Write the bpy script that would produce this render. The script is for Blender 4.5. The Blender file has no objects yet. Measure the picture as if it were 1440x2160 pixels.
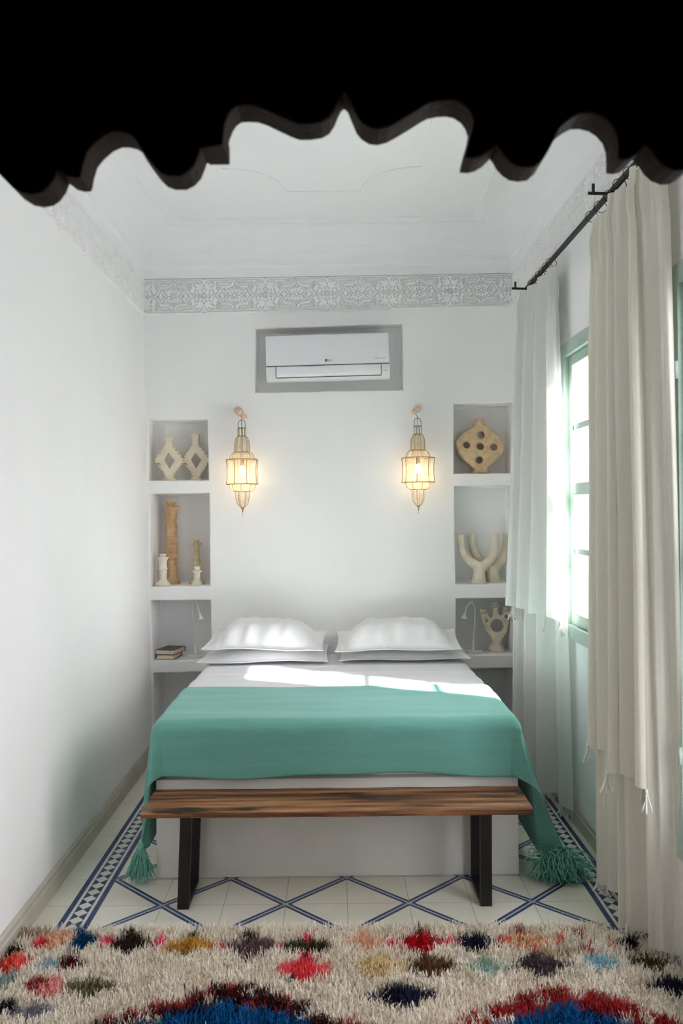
import bpy, bmesh, math, random
import numpy as np
from mathutils import Vector, Matrix, noise
from mathutils.geometry import tessellate_polygon

random.seed(7)
np.random.seed(7)
PI = math.pi
sc = bpy.context.scene
COL = sc.collection

# ------------------------------------------------------------------ camera
F = 1830.0                 # focal length in pixels of the 1440x2160 frame
H = 1.604                  # eye height
VX, VY = 708.0, 1071.0     # vanishing point of the room's long lines
ROLL = math.radians(0.6)
cd = bpy.data.cameras.new('camera')
cam = bpy.data.objects.new('camera', cd)
COL.objects.link(cam)
cd.sensor_fit = 'AUTO'
cd.sensor_width = 36.0
cd.lens = F / 2160 * 36.0
cd.shift_x = (720 - VX) / 2160
cd.shift_y = (VY - 1080) / 2160
cd.clip_start = 0.05
cam.matrix_world = Matrix.Translation((0, 0, H)) @ Matrix.Rotation(PI / 2, 4, 'X') @ Matrix.Rotation(-ROLL, 4, 'Z')
cd.dof.use_dof = True
cd.dof.focus_distance = 4.9
cd.dof.aperture_fstop = 5.6
sc.camera = cam
sc.view_settings.view_transform = 'Standard'
sc.view_settings.look = 'None'
sc.view_settings.gamma = 1.0
sc.view_settings.use_curve_mapping = False
sc.view_settings.exposure = 0.6
sc.cycles.use_denoising = True
sc.cycles.max_bounces = 14
sc.cycles.diffuse_bounces = 8
sc.cycles.transparent_max_bounces = 24
sc.cycles.caustics_reflective = False
sc.cycles.caustics_refractive = False
sc.cycles.sample_clamp_indirect = 40.0

# ------------------------------------------------------------------ light
SKY = 10.0
SUN = 40.0
w = bpy.data.worlds.new('sky')
sc.world = w
w.use_nodes = True
wn = w.node_tree
wn.nodes.clear()
wo = wn.nodes.new('ShaderNodeOutputWorld')
wb = wn.nodes.new('ShaderNodeBackground')
wt = wn.nodes.new('ShaderNodeTexCoord')
ws = wn.nodes.new('ShaderNodeSeparateXYZ')
wr = wn.nodes.new('ShaderNodeValToRGB')
wr.color_ramp.elements[0].position = 0.44
wr.color_ramp.elements[0].color = (0.51, 0.485, 0.51, 1)
wr.color_ramp.elements[1].position = 0.58
wr.color_ramp.elements[1].color = (0.975, 0.935, 1.00, 1)
wm = wn.nodes.new('ShaderNodeMath')
wm.operation = 'MULTIPLY_ADD'
wm.inputs[1].default_value = 0.5
wm.inputs[2].default_value = 0.5
wn.links.new(wt.outputs['Generated'], ws.inputs[0])
wn.links.new(ws.outputs['Z'], wm.inputs[0])
wn.links.new(wm.outputs[0], wr.inputs[0])
wn.links.new(wr.outputs[0], wb.inputs['Color'])
wb.inputs['Strength'].default_value = SKY
wn.links.new(wb.outputs[0], wo.inputs[0])

sd = bpy.data.lights.new('sun', 'SUN')
sd.energy = SUN
sd.angle = math.radians(2.2)
sd.color = (1.0, 0.98, 0.96)
so = bpy.data.objects.new('sun', sd)
COL.objects.link(so)
so.location = (6, -1, 8)
so.rotation_euler = Vector((-1.0, 0.52, -0.97)).to_track_quat('-Z', 'Y').to_euler()

# ------------------------------------------------------------------ pixel -> place helpers
CR, SR = math.cos(ROLL), math.sin(ROLL)
def D(x, y):
    dx, dy = x - VX, y - VY
    return dx * CR - dy * SR, dx * SR + dy * CR
def P(x, y, Y):
    a, b = D(x, y)
    return Vector((a * Y / F, Y, H - b * Y / F))
def PZ(x, y, z):
    a, b = D(x, y)
    Y = (H - z) * F / b
    return Vector((a * Y / F, Y, z))

# ------------------------------------------------------------------ node helpers
class N:
    """small expression builder over shader math nodes"""
    nt = None
    def __init__(s, sock): s.s = sock
    @staticmethod
    def op(o, *a):
        n = N.nt.nodes.new('ShaderNodeMath'); n.operation = o
        for i, v in enumerate(a):
            if isinstance(v, N): N.nt.links.new(v.s, n.inputs[i])
            else: n.inputs[i].default_value = v
        return N(n.outputs[0])
    def __add__(a, b): return N.op('ADD', a, b)
    def __radd__(a, b): return N.op('ADD', b, a)
    def __sub__(a, b): return N.op('SUBTRACT', a, b)
    def __rsub__(a, b): return N.op('SUBTRACT', b, a)
    def __mul__(a, b): return N.op('MULTIPLY', a, b)
    def __rmul__(a, b): return N.op('MULTIPLY', b, a)
    def __truediv__(a, b): return N.op('DIVIDE', a, b)
    def lt(a, b): return N.op('LESS_THAN', a, b)
    def gt(a, b): return N.op('GREATER_THAN', a, b)
    def abs(a): return N.op('ABSOLUTE', a)
    def pp(a, b): return N.op('PINGPONG', a, b)
    def mod(a, b): return N.op('FLOORED_MODULO', a, b)
    def mn(a, b): return N.op('MINIMUM', a, b)
    def mx(a, b): return N.op('MAXIMUM', a, b)

def new_mat(name):
    m = bpy.data.materials.new(name); m.use_nodes = True
    nt = m.node_tree; N.nt = nt
    b = nt.nodes['Principled BSDF']
    return m, nt, b
def link(nt, a, b): nt.links.new(a, b)
def pos_node(nt):
    return nt.nodes.new('ShaderNodeNewGeometry').outputs['Position']
def noise_node(nt, vec, scale, detail=3, rough=0.55, stretch=None):
    if stretch:
        mp = nt.nodes.new('ShaderNodeMapping'); mp.inputs['Scale'].default_value = stretch
        link(nt, vec, mp.inputs['Vector']); vec = mp.outputs[0]
    n = nt.nodes.new('ShaderNodeTexNoise'); n.inputs['Scale'].default_value = scale
    n.inputs['Detail'].default_value = detail; n.inputs['Roughness'].default_value = rough
    link(nt, vec, n.inputs['Vector'])
    return n.outputs['Fac']
def ramp(nt, fac, stops):
    r = nt.nodes.new('ShaderNodeValToRGB')
    e = r.color_ramp.elements
    while len(e) < len(stops): e.new(0.5)
    for k, (p, c) in enumerate(stops):
        e[k].position = p; e[k].color = (c[0], c[1], c[2], 1)
    link(nt, fac, r.inputs[0])
    return r.outputs[0]
def mixc(nt, fac, a, b):
    m = nt.nodes.new('ShaderNodeMix'); m.data_type = 'RGBA'
    if hasattr(fac, 's'): fac = fac.s
    if isinstance(fac, (int, float)): m.inputs[0].default_value = fac
    else: link(nt, fac, m.inputs[0])
    for v, i in ((a, 6), (b, 7)):
        if isinstance(v, tuple): m.inputs[i].default_value = (*v, 1)
        else: link(nt, v, m.inputs[i])
    return m.outputs[2]
def bump(nt, bsdf, fac, strength, dist=0.01):
    bp = nt.nodes.new('ShaderNodeBump'); bp.inputs['Strength'].default_value = strength
    bp.inputs['Distance'].default_value = dist
    link(nt, fac, bp.inputs['Height']); link(nt, bp.outputs[0], bsdf.inputs['Normal'])
def srgb(*c):
    return tuple(((v / 255) / 12.92 if v / 255 <= 0.04045 else ((v / 255 + 0.055) / 1.055) ** 2.4) for v in c)
def plain(name, c, rough=0.5, metal=0.0, spec=None, var=0.06, scale=30, bs=0.0, bscale=200):
    m, nt, b = new_mat(name)
    p = pos_node(nt)
    f = noise_node(nt, p, scale)
    lo = tuple(max(0, v * (1 - var)) for v in c); hi = tuple(min(1, v * (1 + var)) for v in c)
    link(nt, ramp(nt, f, [(0.3, lo), (0.7, hi)]), b.inputs['Base Color'])
    b.inputs['Roughness'].default_value = rough; b.inputs['Metallic'].default_value = metal
    if spec is not None: b.inputs['Specular IOR Level'].default_value = spec
    if bs: bump(nt, b, noise_node(nt, p, bscale), bs)
    return m

M = {}
M['plaster'] = plain('white_plaster', (0.87, 0.87, 0.87), 0.62, spec=0.3, var=0.012, scale=2.5, bs=0.10, bscale=7)
M['stucco'] = plain('carved_stucco', (0.87, 0.87, 0.87), 0.7, spec=0.25, var=0.02, scale=14)
M['ceiling'] = plain('ceiling_paint', (0.87, 0.87, 0.88), 0.7, spec=0.2, var=0.01, scale=2, bs=0.06, bscale=5)
M['skirting'] = plain('skirting_tile', srgb(186, 181, 168), 0.45, var=0.10, scale=5, bs=0.1, bscale=40)
M['bed_plaster'] = plain('bed_plinth_plaster', (0.74, 0.73, 0.70), 0.6, spec=0.3, var=0.05, scale=4, bs=0.15, bscale=9)
M['corridor'] = plain('dark_corridor', (0.012, 0.010, 0.009), 0.8, spec=0.1)  # darkness painted into the unseen walls to keep bounce light off the valance
M['dark_wood'] = plain('dark_carved_wood', srgb(52, 38, 30), 0.75, spec=0.12, var=0.35, scale=9, bs=0.3, bscale=60)
M['linen'] = plain('white_linen', (0.83, 0.83, 0.845), 0.8, spec=0.15, var=0.01, bs=0.05, bscale=25)
M['black_metal'] = plain('black_metal', (0.012, 0.011, 0.011), 0.45, spec=0.35, var=0.2, scale=12)
M['iron'] = plain('wrought_iron', (0.028, 0.028, 0.027), 0.6, spec=0.3, var=0.3, scale=40)
M['green'] = plain('green_painted_wood', srgb(172, 192, 180), 0.45, var=0.06, scale=9, bs=0.12, bscale=60)
M['ac_white'] = plain('white_plastic', (0.79, 0.80, 0.83), 0.28, spec=0.5, var=0.004)
M['ac_body'] = plain('white_plastic_body', (0.76, 0.76, 0.76), 0.35, spec=0.4, var=0.004)
M['ac_dark'] = plain('dark_plastic', (0.03, 0.03, 0.033), 0.5)
M['ac_print'] = plain('grey_print', (0.42, 0.42, 0.43), 0.5)
M['lamp_white'] = plain('white_lamp_metal', (0.78, 0.77, 0.73), 0.4, var=0.01)
M['clay_cream'] = plain('cream_clay', srgb(222, 211, 191), 0.75, spec=0.2, var=0.10, scale=16, bs=0.35, bscale=70)
M['clay_white'] = plain('chalky_clay', srgb(226, 220, 204), 0.75, spec=0.2, var=0.07, scale=16, bs=0.3, bscale=80)
M['clay_tan'] = plain('tan_clay', srgb(207, 182, 148), 0.8, spec=0.15, var=0.16, scale=26, bs=0.5, bscale=90)
M['clay_sand'] = plain('sand_clay', srgb(214, 194, 158), 0.8, spec=0.15, var=0.14, scale=26, bs=0.5, bscale=90)
M['wire'] = plain('brass_wire', (0.32, 0.22, 0.09), 0.45, metal=0.75, var=0.3, scale=40)
M['hook_wood'] = plain('pale_turned_wood', srgb(222, 194, 174), 0.7, var=0.2, scale=60)
M['paper'] = plain('paper_edges', srgb(226, 204, 182), 0.8, var=0.12, scale=90)
M['book_dark'] = plain('dark_book_cover', (0.02, 0.017, 0.017), 0.4, var=0.5, scale=25)
M['tassel_white'] = plain('white_cotton_fringe', (0.78, 0.76, 0.70), 0.9, spec=0.1)
M['teal_yarn'] = plain('teal_yarn', srgb(126, 188, 172), 0.9, spec=0.1, var=0.2, scale=60)
M['sill'] = plain('outside_plaster', (0.55, 0.52, 0.46), 0.8)

def cloth_mat(name, c, trans, weave=260, wb=0.06):
    m, nt, b = new_mat(name)
    p = pos_node(nt)
    f = noise_node(nt, p, weave, 2, 0.6, (1, 1, 0.25))
    lo = tuple(v * 0.94 for v in c)
    col = ramp(nt, f, [(0.3, lo), (0.7, c)])
    link(nt, col, b.inputs['Base Color'])
    b.inputs['Roughness'].default_value = 0.9; b.inputs['Specular IOR Level'].default_value = 0.08
    bump(nt, b, f, wb, 0.003)
    t = nt.nodes.new('ShaderNodeBsdfTranslucent'); link(nt, col, t.inputs['Color'])
    mx = nt.nodes.new('ShaderNodeMixShader'); mx.inputs[0].default_value = trans
    link(nt, b.outputs[0], mx.inputs[1]); link(nt, t.outputs[0], mx.inputs[2])
    link(nt, mx.outputs[0], nt.nodes['Material Output'].inputs['Surface'])
    return m
M['curtain_white'] = cloth_mat('white_cotton_curtain', (0.87, 0.87, 0.85), 0.38)
M['curtain_cream'] = cloth_mat('cream_cotton_curtain', (0.88, 0.845, 0.76), 0.26)

# teal woven blanket
m, nt, b = new_mat('teal_woven_wool'); M['teal'] = m
p = pos_node(nt)
fine = noise_node(nt, p, 420, 2, 0.6, (1.0, 0.35, 0.35))
band = noise_node(nt, p, 9, 3, 0.6, (0.25, 3.0, 3.0))
c1 = ramp(nt, band, [(0.35, srgb(114, 173, 161)), (0.65, srgb(128, 185, 174))])
c2 = mixc(nt, fine, srgb(100, 160, 148), c1)
link(nt, c2, b.inputs['Base Color'])
b.inputs['Roughness'].default_value = 0.85; b.inputs['Specular IOR Level'].default_value = 0.1
b.inputs['Sheen Weight'].default_value = 0.5; b.inputs['Sheen Roughness'].default_value = 0.45
b.inputs['Sheen Tint'].default_value = (0.75, 1, 0.95, 1)
bump(nt, b, fine, 0.35, 0.004)

# bench wood, grain along X
m, nt, b = new_mat('rough_streaked_hardwood'); M['bench'] = m
p = pos_node(nt)
g1 = noise_node(nt, p, 3.2, 6, 0.62, (0.55, 9, 14))
g2 = noise_node(nt, p, 9.0, 4, 0.6, (0.5, 22, 30))
g3 = noise_node(nt, p, 1.9, 3, 0.5, (1.2, 7, 9))
c1 = ramp(nt, g1, [(0.32, srgb(64, 40, 27)), (0.43, srgb(112, 74, 50)), (0.54, srgb(152, 105, 72)), (0.66, srgb(196, 146, 104))])
c2 = ramp(nt, g2, [(0.35, (0.45, 0.42, 0.40)), (0.6, (1, 1, 1))])
mu = nt.nodes.new('ShaderNodeMix'); mu.data_type = 'RGBA'; mu.blend_type = 'MULTIPLY'; mu.inputs[0].default_value = 0.75
link(nt, c1, mu.inputs[6]); link(nt, c2, mu.inputs[7])
k = ramp(nt, g3, [(0.57, (0, 0, 0)), (0.65, (1, 1, 1))])
c3 = mixc(nt, k, mu.outputs[2], srgb(44, 30, 22))
link(nt, c3, b.inputs['Base Color'])
b.inputs['Roughness'].default_value = 0.5; b.inputs['Specular IOR Level'].default_value = 0.35
bump(nt, b, g2, 0.25, 0.004)

# ringed candlestick: warm clay with rust streaks
m, nt, b = new_mat('rust_streaked_clay'); M['clay_rust'] = m
p = pos_node(nt)
f1 = noise_node(nt, p, 14, 4, 0.6, (1, 1, 0.6))
link(nt, ramp(nt, f1, [(0.3, srgb(170, 124, 88)), (0.5, srgb(206, 168, 128)), (0.68, srgb(218, 192, 160))]), b.inputs['Base Color'])
b.inputs['Roughness'].default_value = 0.8
bump(nt, b, noise_node(nt, p, 80), 0.5)

# lantern: woven thread on wire
m, nt, b = new_mat('woven_lantern_thread'); M['thread'] = m
tc = nt.nodes.new('ShaderNodeTexCoord').outputs['Object']
sx = nt.nodes.new('ShaderNodeSeparateXYZ'); link(nt, tc, sx.inputs[0])
wob = N(noise_node(nt, tc, 22, 2))
lines = ((N(sx.outputs['Z']) + wob * 0.006) * 1.0).mod(0.0055).gt(0.0021)
patch = N(noise_node(nt, tc, 60, 2)).gt(0.36)
df = nt.nodes.new('ShaderNodeBsdfDiffuse'); df.inputs[0].default_value = (0.78, 0.66, 0.50, 1)
tl = nt.nodes.new('ShaderNodeBsdfTranslucent'); tl.inputs[0].default_value = (0.86, 0.72, 0.52, 1)
m1 = nt.nodes.new('ShaderNodeMixShader'); m1.inputs[0].default_value = 0.55
link(nt, df.outputs[0], m1.inputs[1]); link(nt, tl.outputs[0], m1.inputs[2])
tr = nt.nodes.new('ShaderNodeBsdfTransparent')
m2 = nt.nodes.new('ShaderNodeMixShader'); link(nt, (lines * patch * 0.75).s, m2.inputs[0])
link(nt, tr.outputs[0], m2.inputs[1]); link(nt, m1.outputs[0], m2.inputs[2])
link(nt, m2.outputs[0], nt.nodes['Material Output'].inputs['Surface'])

m, nt, b = new_mat('lit_bulb'); M['bulb'] = m
em = nt.nodes.new('ShaderNodeEmission'); em.inputs[0].default_value = (1, 0.80, 0.52, 1); em.inputs[1].default_value = 12
link(nt, em.outputs[0], nt.nodes['Material Output'].inputs['Surface'])

# window glass
m, nt, b = new_mat('window_glass'); M['glass'] = m
tr = nt.nodes.new('ShaderNodeBsdfTransparent'); tr.inputs[0].default_value = (0.97, 0.985, 0.98, 1)
gl = nt.nodes.new('ShaderNodeBsdfGlossy'); gl.inputs['Roughness'].default_value = 0.02
fr = nt.nodes.new('ShaderNodeLayerWeight'); fr.inputs[0].default_value = 0.5
mx = nt.nodes.new('ShaderNodeMixShader'); link(nt, (N.op('POWER', N(fr.outputs['Facing']), 5.0) * 0.6 + 0.03).s, mx.inputs[0])
link(nt, tr.outputs[0], mx.inputs[1]); link(nt, gl.outputs[0], mx.inputs[2])
link(nt, mx.outputs[0], nt.nodes['Material Output'].inputs['Surface'])

# floor of encaustic tiles
m, nt, b = new_mat('encaustic_floor_tiles'); M['floor'] = m
geo = pos_node(nt)
sx = nt.nodes.new('ShaderNodeSeparateXYZ'); link(nt, geo, sx.inputs[0])
X, Yc = N(sx.outputs['X']), N(sx.outputs['Y'])
T = 0.25; X0 = -0.220; Y0 = 3.515
XL, XR = X0 - 0.75, X0 + 1.25              # inner edges of the left and right borders
BW = 0.125
u = X - X0; v = Yc - Y0
gx = u.pp(T / 2) ; gy = v.pp(T / 2)
grout = gx.mn(gy).lt(0.0011)
tv = nt.nodes.new('ShaderNodeTexWhiteNoise'); tv.noise_dimensions = '2D'
cb = nt.nodes.new('ShaderNodeCombineXYZ')
link(nt, N.op('FLOOR', u / T).s, cb.inputs[0]); link(nt, N.op('FLOOR', v / T).s, cb.inputs[1])
link(nt, cb.outputs[0], tv.inputs['Vector'])
inner = X.gt(XL) * X.lt(XR)
R2 = 0.70710678
d1 = ((u + v).pp(0.25)) * R2
d2 = ((u - v).pp(0.25)) * R2
dd = d1.mn(d2)
zig = (u * 1.0).pp(0.006) * 0.45
navy_l = dd.lt(0.0165) * inner
whit_l = (dd - zig).lt(0.0022) * inner
eb = (XL - X).mx(X - XR)                   # distance into either border
inb = eb.gt(0.0) * eb.lt(BW)
ec = (eb - BW / 2).abs()
stripe = ec.gt(0.041)
white_s = ec.gt(0.0285) * ec.lt(0.041)
dm = (ec / 0.0285) + ((Yc - 0.02).pp(0.03125) / 0.03125)
dmi = dm.lt(1.0)
navy_b = inb * (stripe.mx(ec.lt(0.0285) * (1.0 - dmi)))
nf = noise_node(nt, geo, 3.0, 4)
base = ramp(nt, nf, [(0.35, srgb(219, 216, 202)), (0.65, srgb(231, 229, 218))])
base = mixc(nt, N(tv.outputs['Value']) * 0.35, base, srgb(214, 208, 190))
navy = ramp(nt, noise_node(nt, geo, 25, 2), [(0.3, srgb(42, 58, 104)), (0.7, srgb(56, 74, 122))])
col = mixc(nt, navy_l, base, navy)
col = mixc(nt, whit_l, col, srgb(196, 198, 190))
col = mixc(nt, navy_b, col, navy)
col = mixc(nt, grout, col, srgb(150, 143, 128))
link(nt, col, b.inputs['Base Color'])
b.inputs['Roughness'].default_value = 0.38; b.inputs['Specular IOR Level'].default_value = 0.35
bump(nt, b, noise_node(nt, geo, 14), 0.04)

# rug yarn reads its dyed colour from the tufts
m, nt, b = new_mat('dyed_wool_pile'); M['pile'] = m
at = nt.nodes.new('ShaderNodeAttribute'); at.attribute_name = 'dye'
link(nt, at.outputs['Color'], b.inputs['Base Color'])
b.inputs['Roughness'].default_value = 0.95; b.inputs['Specular IOR Level'].default_value = 0.05
M['rug_back'] = plain('rug_backing', srgb(200, 188, 168), 0.95, spec=0.05)

# ------------------------------------------------------------------ mesh helpers
class MB:
    def __init__(s): s.v = []; s.f = []; s.mi = []; s.cur = 0
    def add(s, vs, fs):
        o = len(s.v); s.v += [tuple(q) for q in vs]
        s.f += [tuple(i + o for i in f) for f in fs]; s.mi += [s.cur] * len(fs)
    def box(s, x0, x1, y0, y1, z0, z1, b=0.0):
        if b <= 0:
            vs = [(x, y, z) for z in (z0, z1) for y in (y0, y1) for x in (x0, x1)]
            s.add(vs, [(0, 2, 3, 1), (4, 5, 7, 6), (0, 1, 5, 4), (2, 6, 7, 3), (0, 4, 6, 2), (1, 3, 7, 5)])
            return
        bm = bmesh.new(); bmesh.ops.create_cube(bm, size=1)
        for q in bm.verts:
            q.co = Vector(((x0 + x1) / 2 + q.co.x * (x1 - x0), (y0 + y1) / 2 + q.co.y * (y1 - y0), (z0 + z1) / 2 + q.co.z * (z1 - z0)))
        bmesh.ops.bevel(bm, geom=bm.edges[:], offset=b, segments=2, affect='EDGES', profile=0.6)
        bm.verts.index_update()
        s.add([q.co for q in bm.verts], [[q.index for q in f.verts] for f in bm.faces]); bm.free()
    def hexa(s, lo, hi):
        """lo, hi: four corner points each, same order"""
        s.add(list(lo) + list(hi), [(3, 2, 1, 0), (4, 5, 6, 7), (0, 1, 5, 4), (1, 2, 6, 5), (2, 3, 7, 6), (3, 0, 4, 7)])
    def tube(s, pts, r, n=8, cap=True, closed=False):
        pts = [Vector(q) for q in pts]; k = len(pts)
        rr = r if isinstance(r, (list, tuple)) else [r] * k
        tan = []
        for i in range(k):
            if closed: t = pts[(i + 1) % k] - pts[i - 1]
            else: t = pts[min(i + 1, k - 1)] - pts[max(i - 1, 0)]
            tan.append(t.normalized() if t.length > 1e-9 else Vector((0, 0, 1)))
        up = Vector((0, 0, 1)) if abs(tan[0].z) < 0.9 else Vector((1, 0, 0))
        nrm = (up - tan[0] * up.dot(tan[0])).normalized(); vs = []
        for i in range(k):
            nrm = (nrm - tan[i] * nrm.dot(tan[i])).normalized(); bi = tan[i].cross(nrm)
            for j in range(n):
                a = 2 * PI * j / n
                vs.append(pts[i] + (nrm * math.cos(a) + bi * math.sin(a)) * rr[i])
        fs = []
        for i in range(k if closed else k - 1):
            i2 = (i + 1) % k
            for j in range(n):
                fs.append((i * n + j, i * n + (j + 1) % n, i2 * n + (j + 1) % n, i2 * n + j))
        if cap and not closed:
            fs.append(tuple(range(n - 1, -1, -1))); fs.append(tuple((k - 1) * n + j for j in range(n)))
        s.add(vs, fs)
    def lathe(s, prof, cx=0, cy=0, n=28, wob=0.0, seed=0, cap=True):
        """prof: (radius, z) or (radius, z, dx) from bottom to top"""
        vs = []; k = len(prof)
        for i, pr in enumerate(prof):
            r, z = pr[0], pr[1]; ox = pr[2] if len(pr) > 2 else 0
            for j in range(n):
                a = 2 * PI * j / n
                q = r
                if wob: q *= 1 + wob * noise.noise(Vector((math.cos(a) * 1.5 + seed, math.sin(a) * 1.5, z * 30)))
                vs.append((cx + ox + q * math.cos(a), cy + q * math.sin(a), z))
        fs = [(i * n + j, i * n + (j + 1) % n, (i + 1) * n + (j + 1) % n, (i + 1) * n + j) for i in range(k - 1) for j in range(n)]
        if cap: fs += [tuple(range(n - 1, -1, -1)), tuple((k - 1) * n + j for j in range(n))]
        s.add(vs, fs)
    def ellipsoid(s, c, rx, ry, rz, n=16, k=10):
        vs = []; fs = []
        for i in range(k + 1):
            t = PI * i / k
            for j in range(n):
                a = 2 * PI * j / n
                vs.append((c[0] + rx * math.sin(t) * math.cos(a), c[1] + ry * math.sin(t) * math.sin(a), c[2] + rz * math.cos(t)))
        for i in range(k):
            for j in range(n):
                fs.append((i * n + j, (i + 1) * n + j, (i + 1) * n + (j + 1) % n, i * n + (j + 1) % n))
        s.add(vs, fs)
    def grid(s, fn, nu, nv):
        vs = [fn(i / nu, j / nv) for j in range(nv + 1) for i in range(nu + 1)]
        fs = [(j * (nu + 1) + i, j * (nu + 1) + i + 1, (j + 1) * (nu + 1) + i + 1, (j + 1) * (nu + 1) + i) for j in range(nv) for i in range(nu)]
        s.add(vs, fs)
    def slab(s, outer, holes, y0, y1, b=0.004, steps=3):
        """solid plate: 2-D (x, z) outline with holes, rounded rims, between y0 (front) and y1"""
        loops = [clean(outer, True)] + [clean(h, False) for h in holes]
        rings = []
        for lp in loops:
            nn = inward(lp); prof = []
            for side, ys in ((0, y0), (1, y1)):
                sg = 1 if side == 0 else -1
                seq = []
                for q in range(steps + 1):
                    t = PI / 2 * q / steps
                    seq.append((b * (1 - math.sin(t)), ys + sg * b * (1 - math.cos(t))))
                prof += seq if side == 0 else seq[::-1]
            L = []
            for off, yy in prof:
                L.append([(lp[i][0] + nn[i][0] * off, yy, lp[i][1] + nn[i][1] * off) for i in range(len(lp))])
            rings.append(L)
        for L in rings:
            n = len(L[0]); vs = [q for r in L for q in r]
            fs = [(r * n + i, r * n + (i + 1) % n, (r + 1) * n + (i + 1) % n, (r + 1) * n + i) for r in range(len(L) - 1) for i in range(n)]
            s.add(vs, fs)
        for idx in (0, -1):
            polys = [[Vector((q[0], q[2], 0)) for q in L[idx]] for L in rings]
            flat = [q for L in rings for q in L[idx]]
            tris = tessellate_polygon(polys)
            s.add(flat, [tuple(t) for t in tris])
    def build(s, name, mat, parent=None, smooth=None, recalc=True, local=False, weld=False):
        me = bpy.data.meshes.new(name)
        vs = s.v
        if parent is not None and not local:
            mi = world_of(parent).inverted()
            vs = [tuple(mi @ Vector(q)) for q in s.v]
        me.from_pydata(vs, [], s.f)
        if isinstance(mat, (list, tuple)):
            for mm in mat: me.materials.append(mm)
            me.polygons.foreach_set('material_index', s.mi)
        else: me.materials.append(mat)
        if recalc or weld:
            bm = bmesh.new(); bm.from_mesh(me)
            if weld: bmesh.ops.remove_doubles(bm, verts=bm.verts[:], dist=1e-5)
            bmesh.ops.recalc_face_normals(bm, faces=bm.faces[:]); bm.to_mesh(me); bm.free()
        if smooth:
            me.polygons.foreach_set('use_smooth', [True] * len(me.polygons))
            if smooth is not True:
                me.set_sharp_from_angle(angle=math.radians(smooth))
        me.update()
        o = bpy.data.objects.new(name, me); COL.objects.link(o)
        if parent is not None: o.parent = parent
        return o

WORLD = {}
def world_of(o):
    m = o.matrix_basis.copy()
    return world_of(o.parent) @ m if o.parent else m
def clean(lp, ccw):
    a = sum(lp[i][0] * lp[(i + 1) % len(lp)][1] - lp[(i + 1) % len(lp)][0] * lp[i][1] for i in range(len(lp)))
    lp = list(lp)
    if (a > 0) != ccw: lp.reverse()
    return lp
def inward(lp):
    """unit normals to the left of travel (into the material for CCW outlines and CW holes)"""
    n = len(lp); out = []
    for i in range(n):
        p0, p1, p2 = lp[i - 1], lp[i], lp[(i + 1) % n]
        def nl(a, c):
            dx, dy = c[0] - a[0], c[1] - a[1]; l = math.hypot(dx, dy) or 1
            return -dy / l, dx / l
        a, c = nl(p0, p1), nl(p1, p2)
        x, y = a[0] + c[0], a[1] + c[1]; l = math.hypot(x, y) or 1
        out.append((x / l, y / l))
    return out
def catmull(pts, n):
    """n samples along a smooth curve through pts (tuples of any length)"""
    k = len(pts); out = []
    for q in range(n):
        t = q / (n - 1) * (k - 1); i = min(int(t), k - 2); f = t - i
        p0, p1, p2, p3 = pts[max(i - 1, 0)], pts[i], pts[i + 1], pts[min(i + 2, k - 1)]
        out.append(tuple(0.5 * (2 * b_ + (c_ - a_) * f + (2 * a_ - 5 * b_ + 4 * c_ - d_) * f * f + (3 * b_ - a_ - 3 * c_ + d_) * f ** 3)
                         for a_, b_, c_, d_ in zip(p0, p1, p2, p3)))
    return out
def smooth_closed(pts, n):
    k = len(pts); out = []
    for q in range(n):
        t = q / n * k; i = int(t); f = t - i
        p0, p1, p2, p3 = pts[i - 1], pts[i % k], pts[(i + 1) % k], pts[(i + 2) % k]
        out.append(tuple(0.5 * (2 * b_ + (c_ - a_) * f + (2 * a_ - 5 * b_ + 4 * c_ - d_) * f * f + (3 * b_ - a_ - 3 * c_ + d_) * f ** 3)
                         for a_, b_, c_, d_ in zip(p0, p1, p2, p3)))
    return out

def empty(name, loc, label, cat, group=None, roty=0.0, rotz=0.0):
    o = bpy.data.objects.new(name, None); COL.objects.link(o)
    o.location = loc; o.rotation_euler = (0, roty, rotz); o.empty_display_size = 0.1
    o['label'] = label; o['category'] = cat
    if group: o['group'] = group
    return o
def tag(o, label, cat, group=None):
    o['label'] = label; o['category'] = cat
    if group: o['group'] = group
    return o
def struct(o, label=None, cat=None):
    o['kind'] = 'structure'
    if label: o['label'] = label
    if cat: o['category'] = cat
    return o

# ================================================================== ROOM
YB = 5.65                                   # back wall
YF = 1.26                                   # wall with the doorway the photo is taken through
ND = 0.30                                   # niche depth
def xl(z): return -1.21 - 0.0107 * z
def xr(z): return 1.20 - 0.0102 * z
ZC0L, ZC0R = 2.867, 2.900                   # underside of the carved band, left and right
ZC1L, ZC1R = 3.102, 3.117                   # its top

mb = MB(); mb.add([(-1.6, YF, 0), (1.6, YF, 0), (1.6, YB + 0.4, 0), (-1.6, YB + 0.4, 0)], [(0, 1, 2, 3)])
floor = struct(mb.build('floor', M['floor'], recalc=False), 'cream floor tiles with blue diamond lines and checked borders', 'floor')

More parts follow.
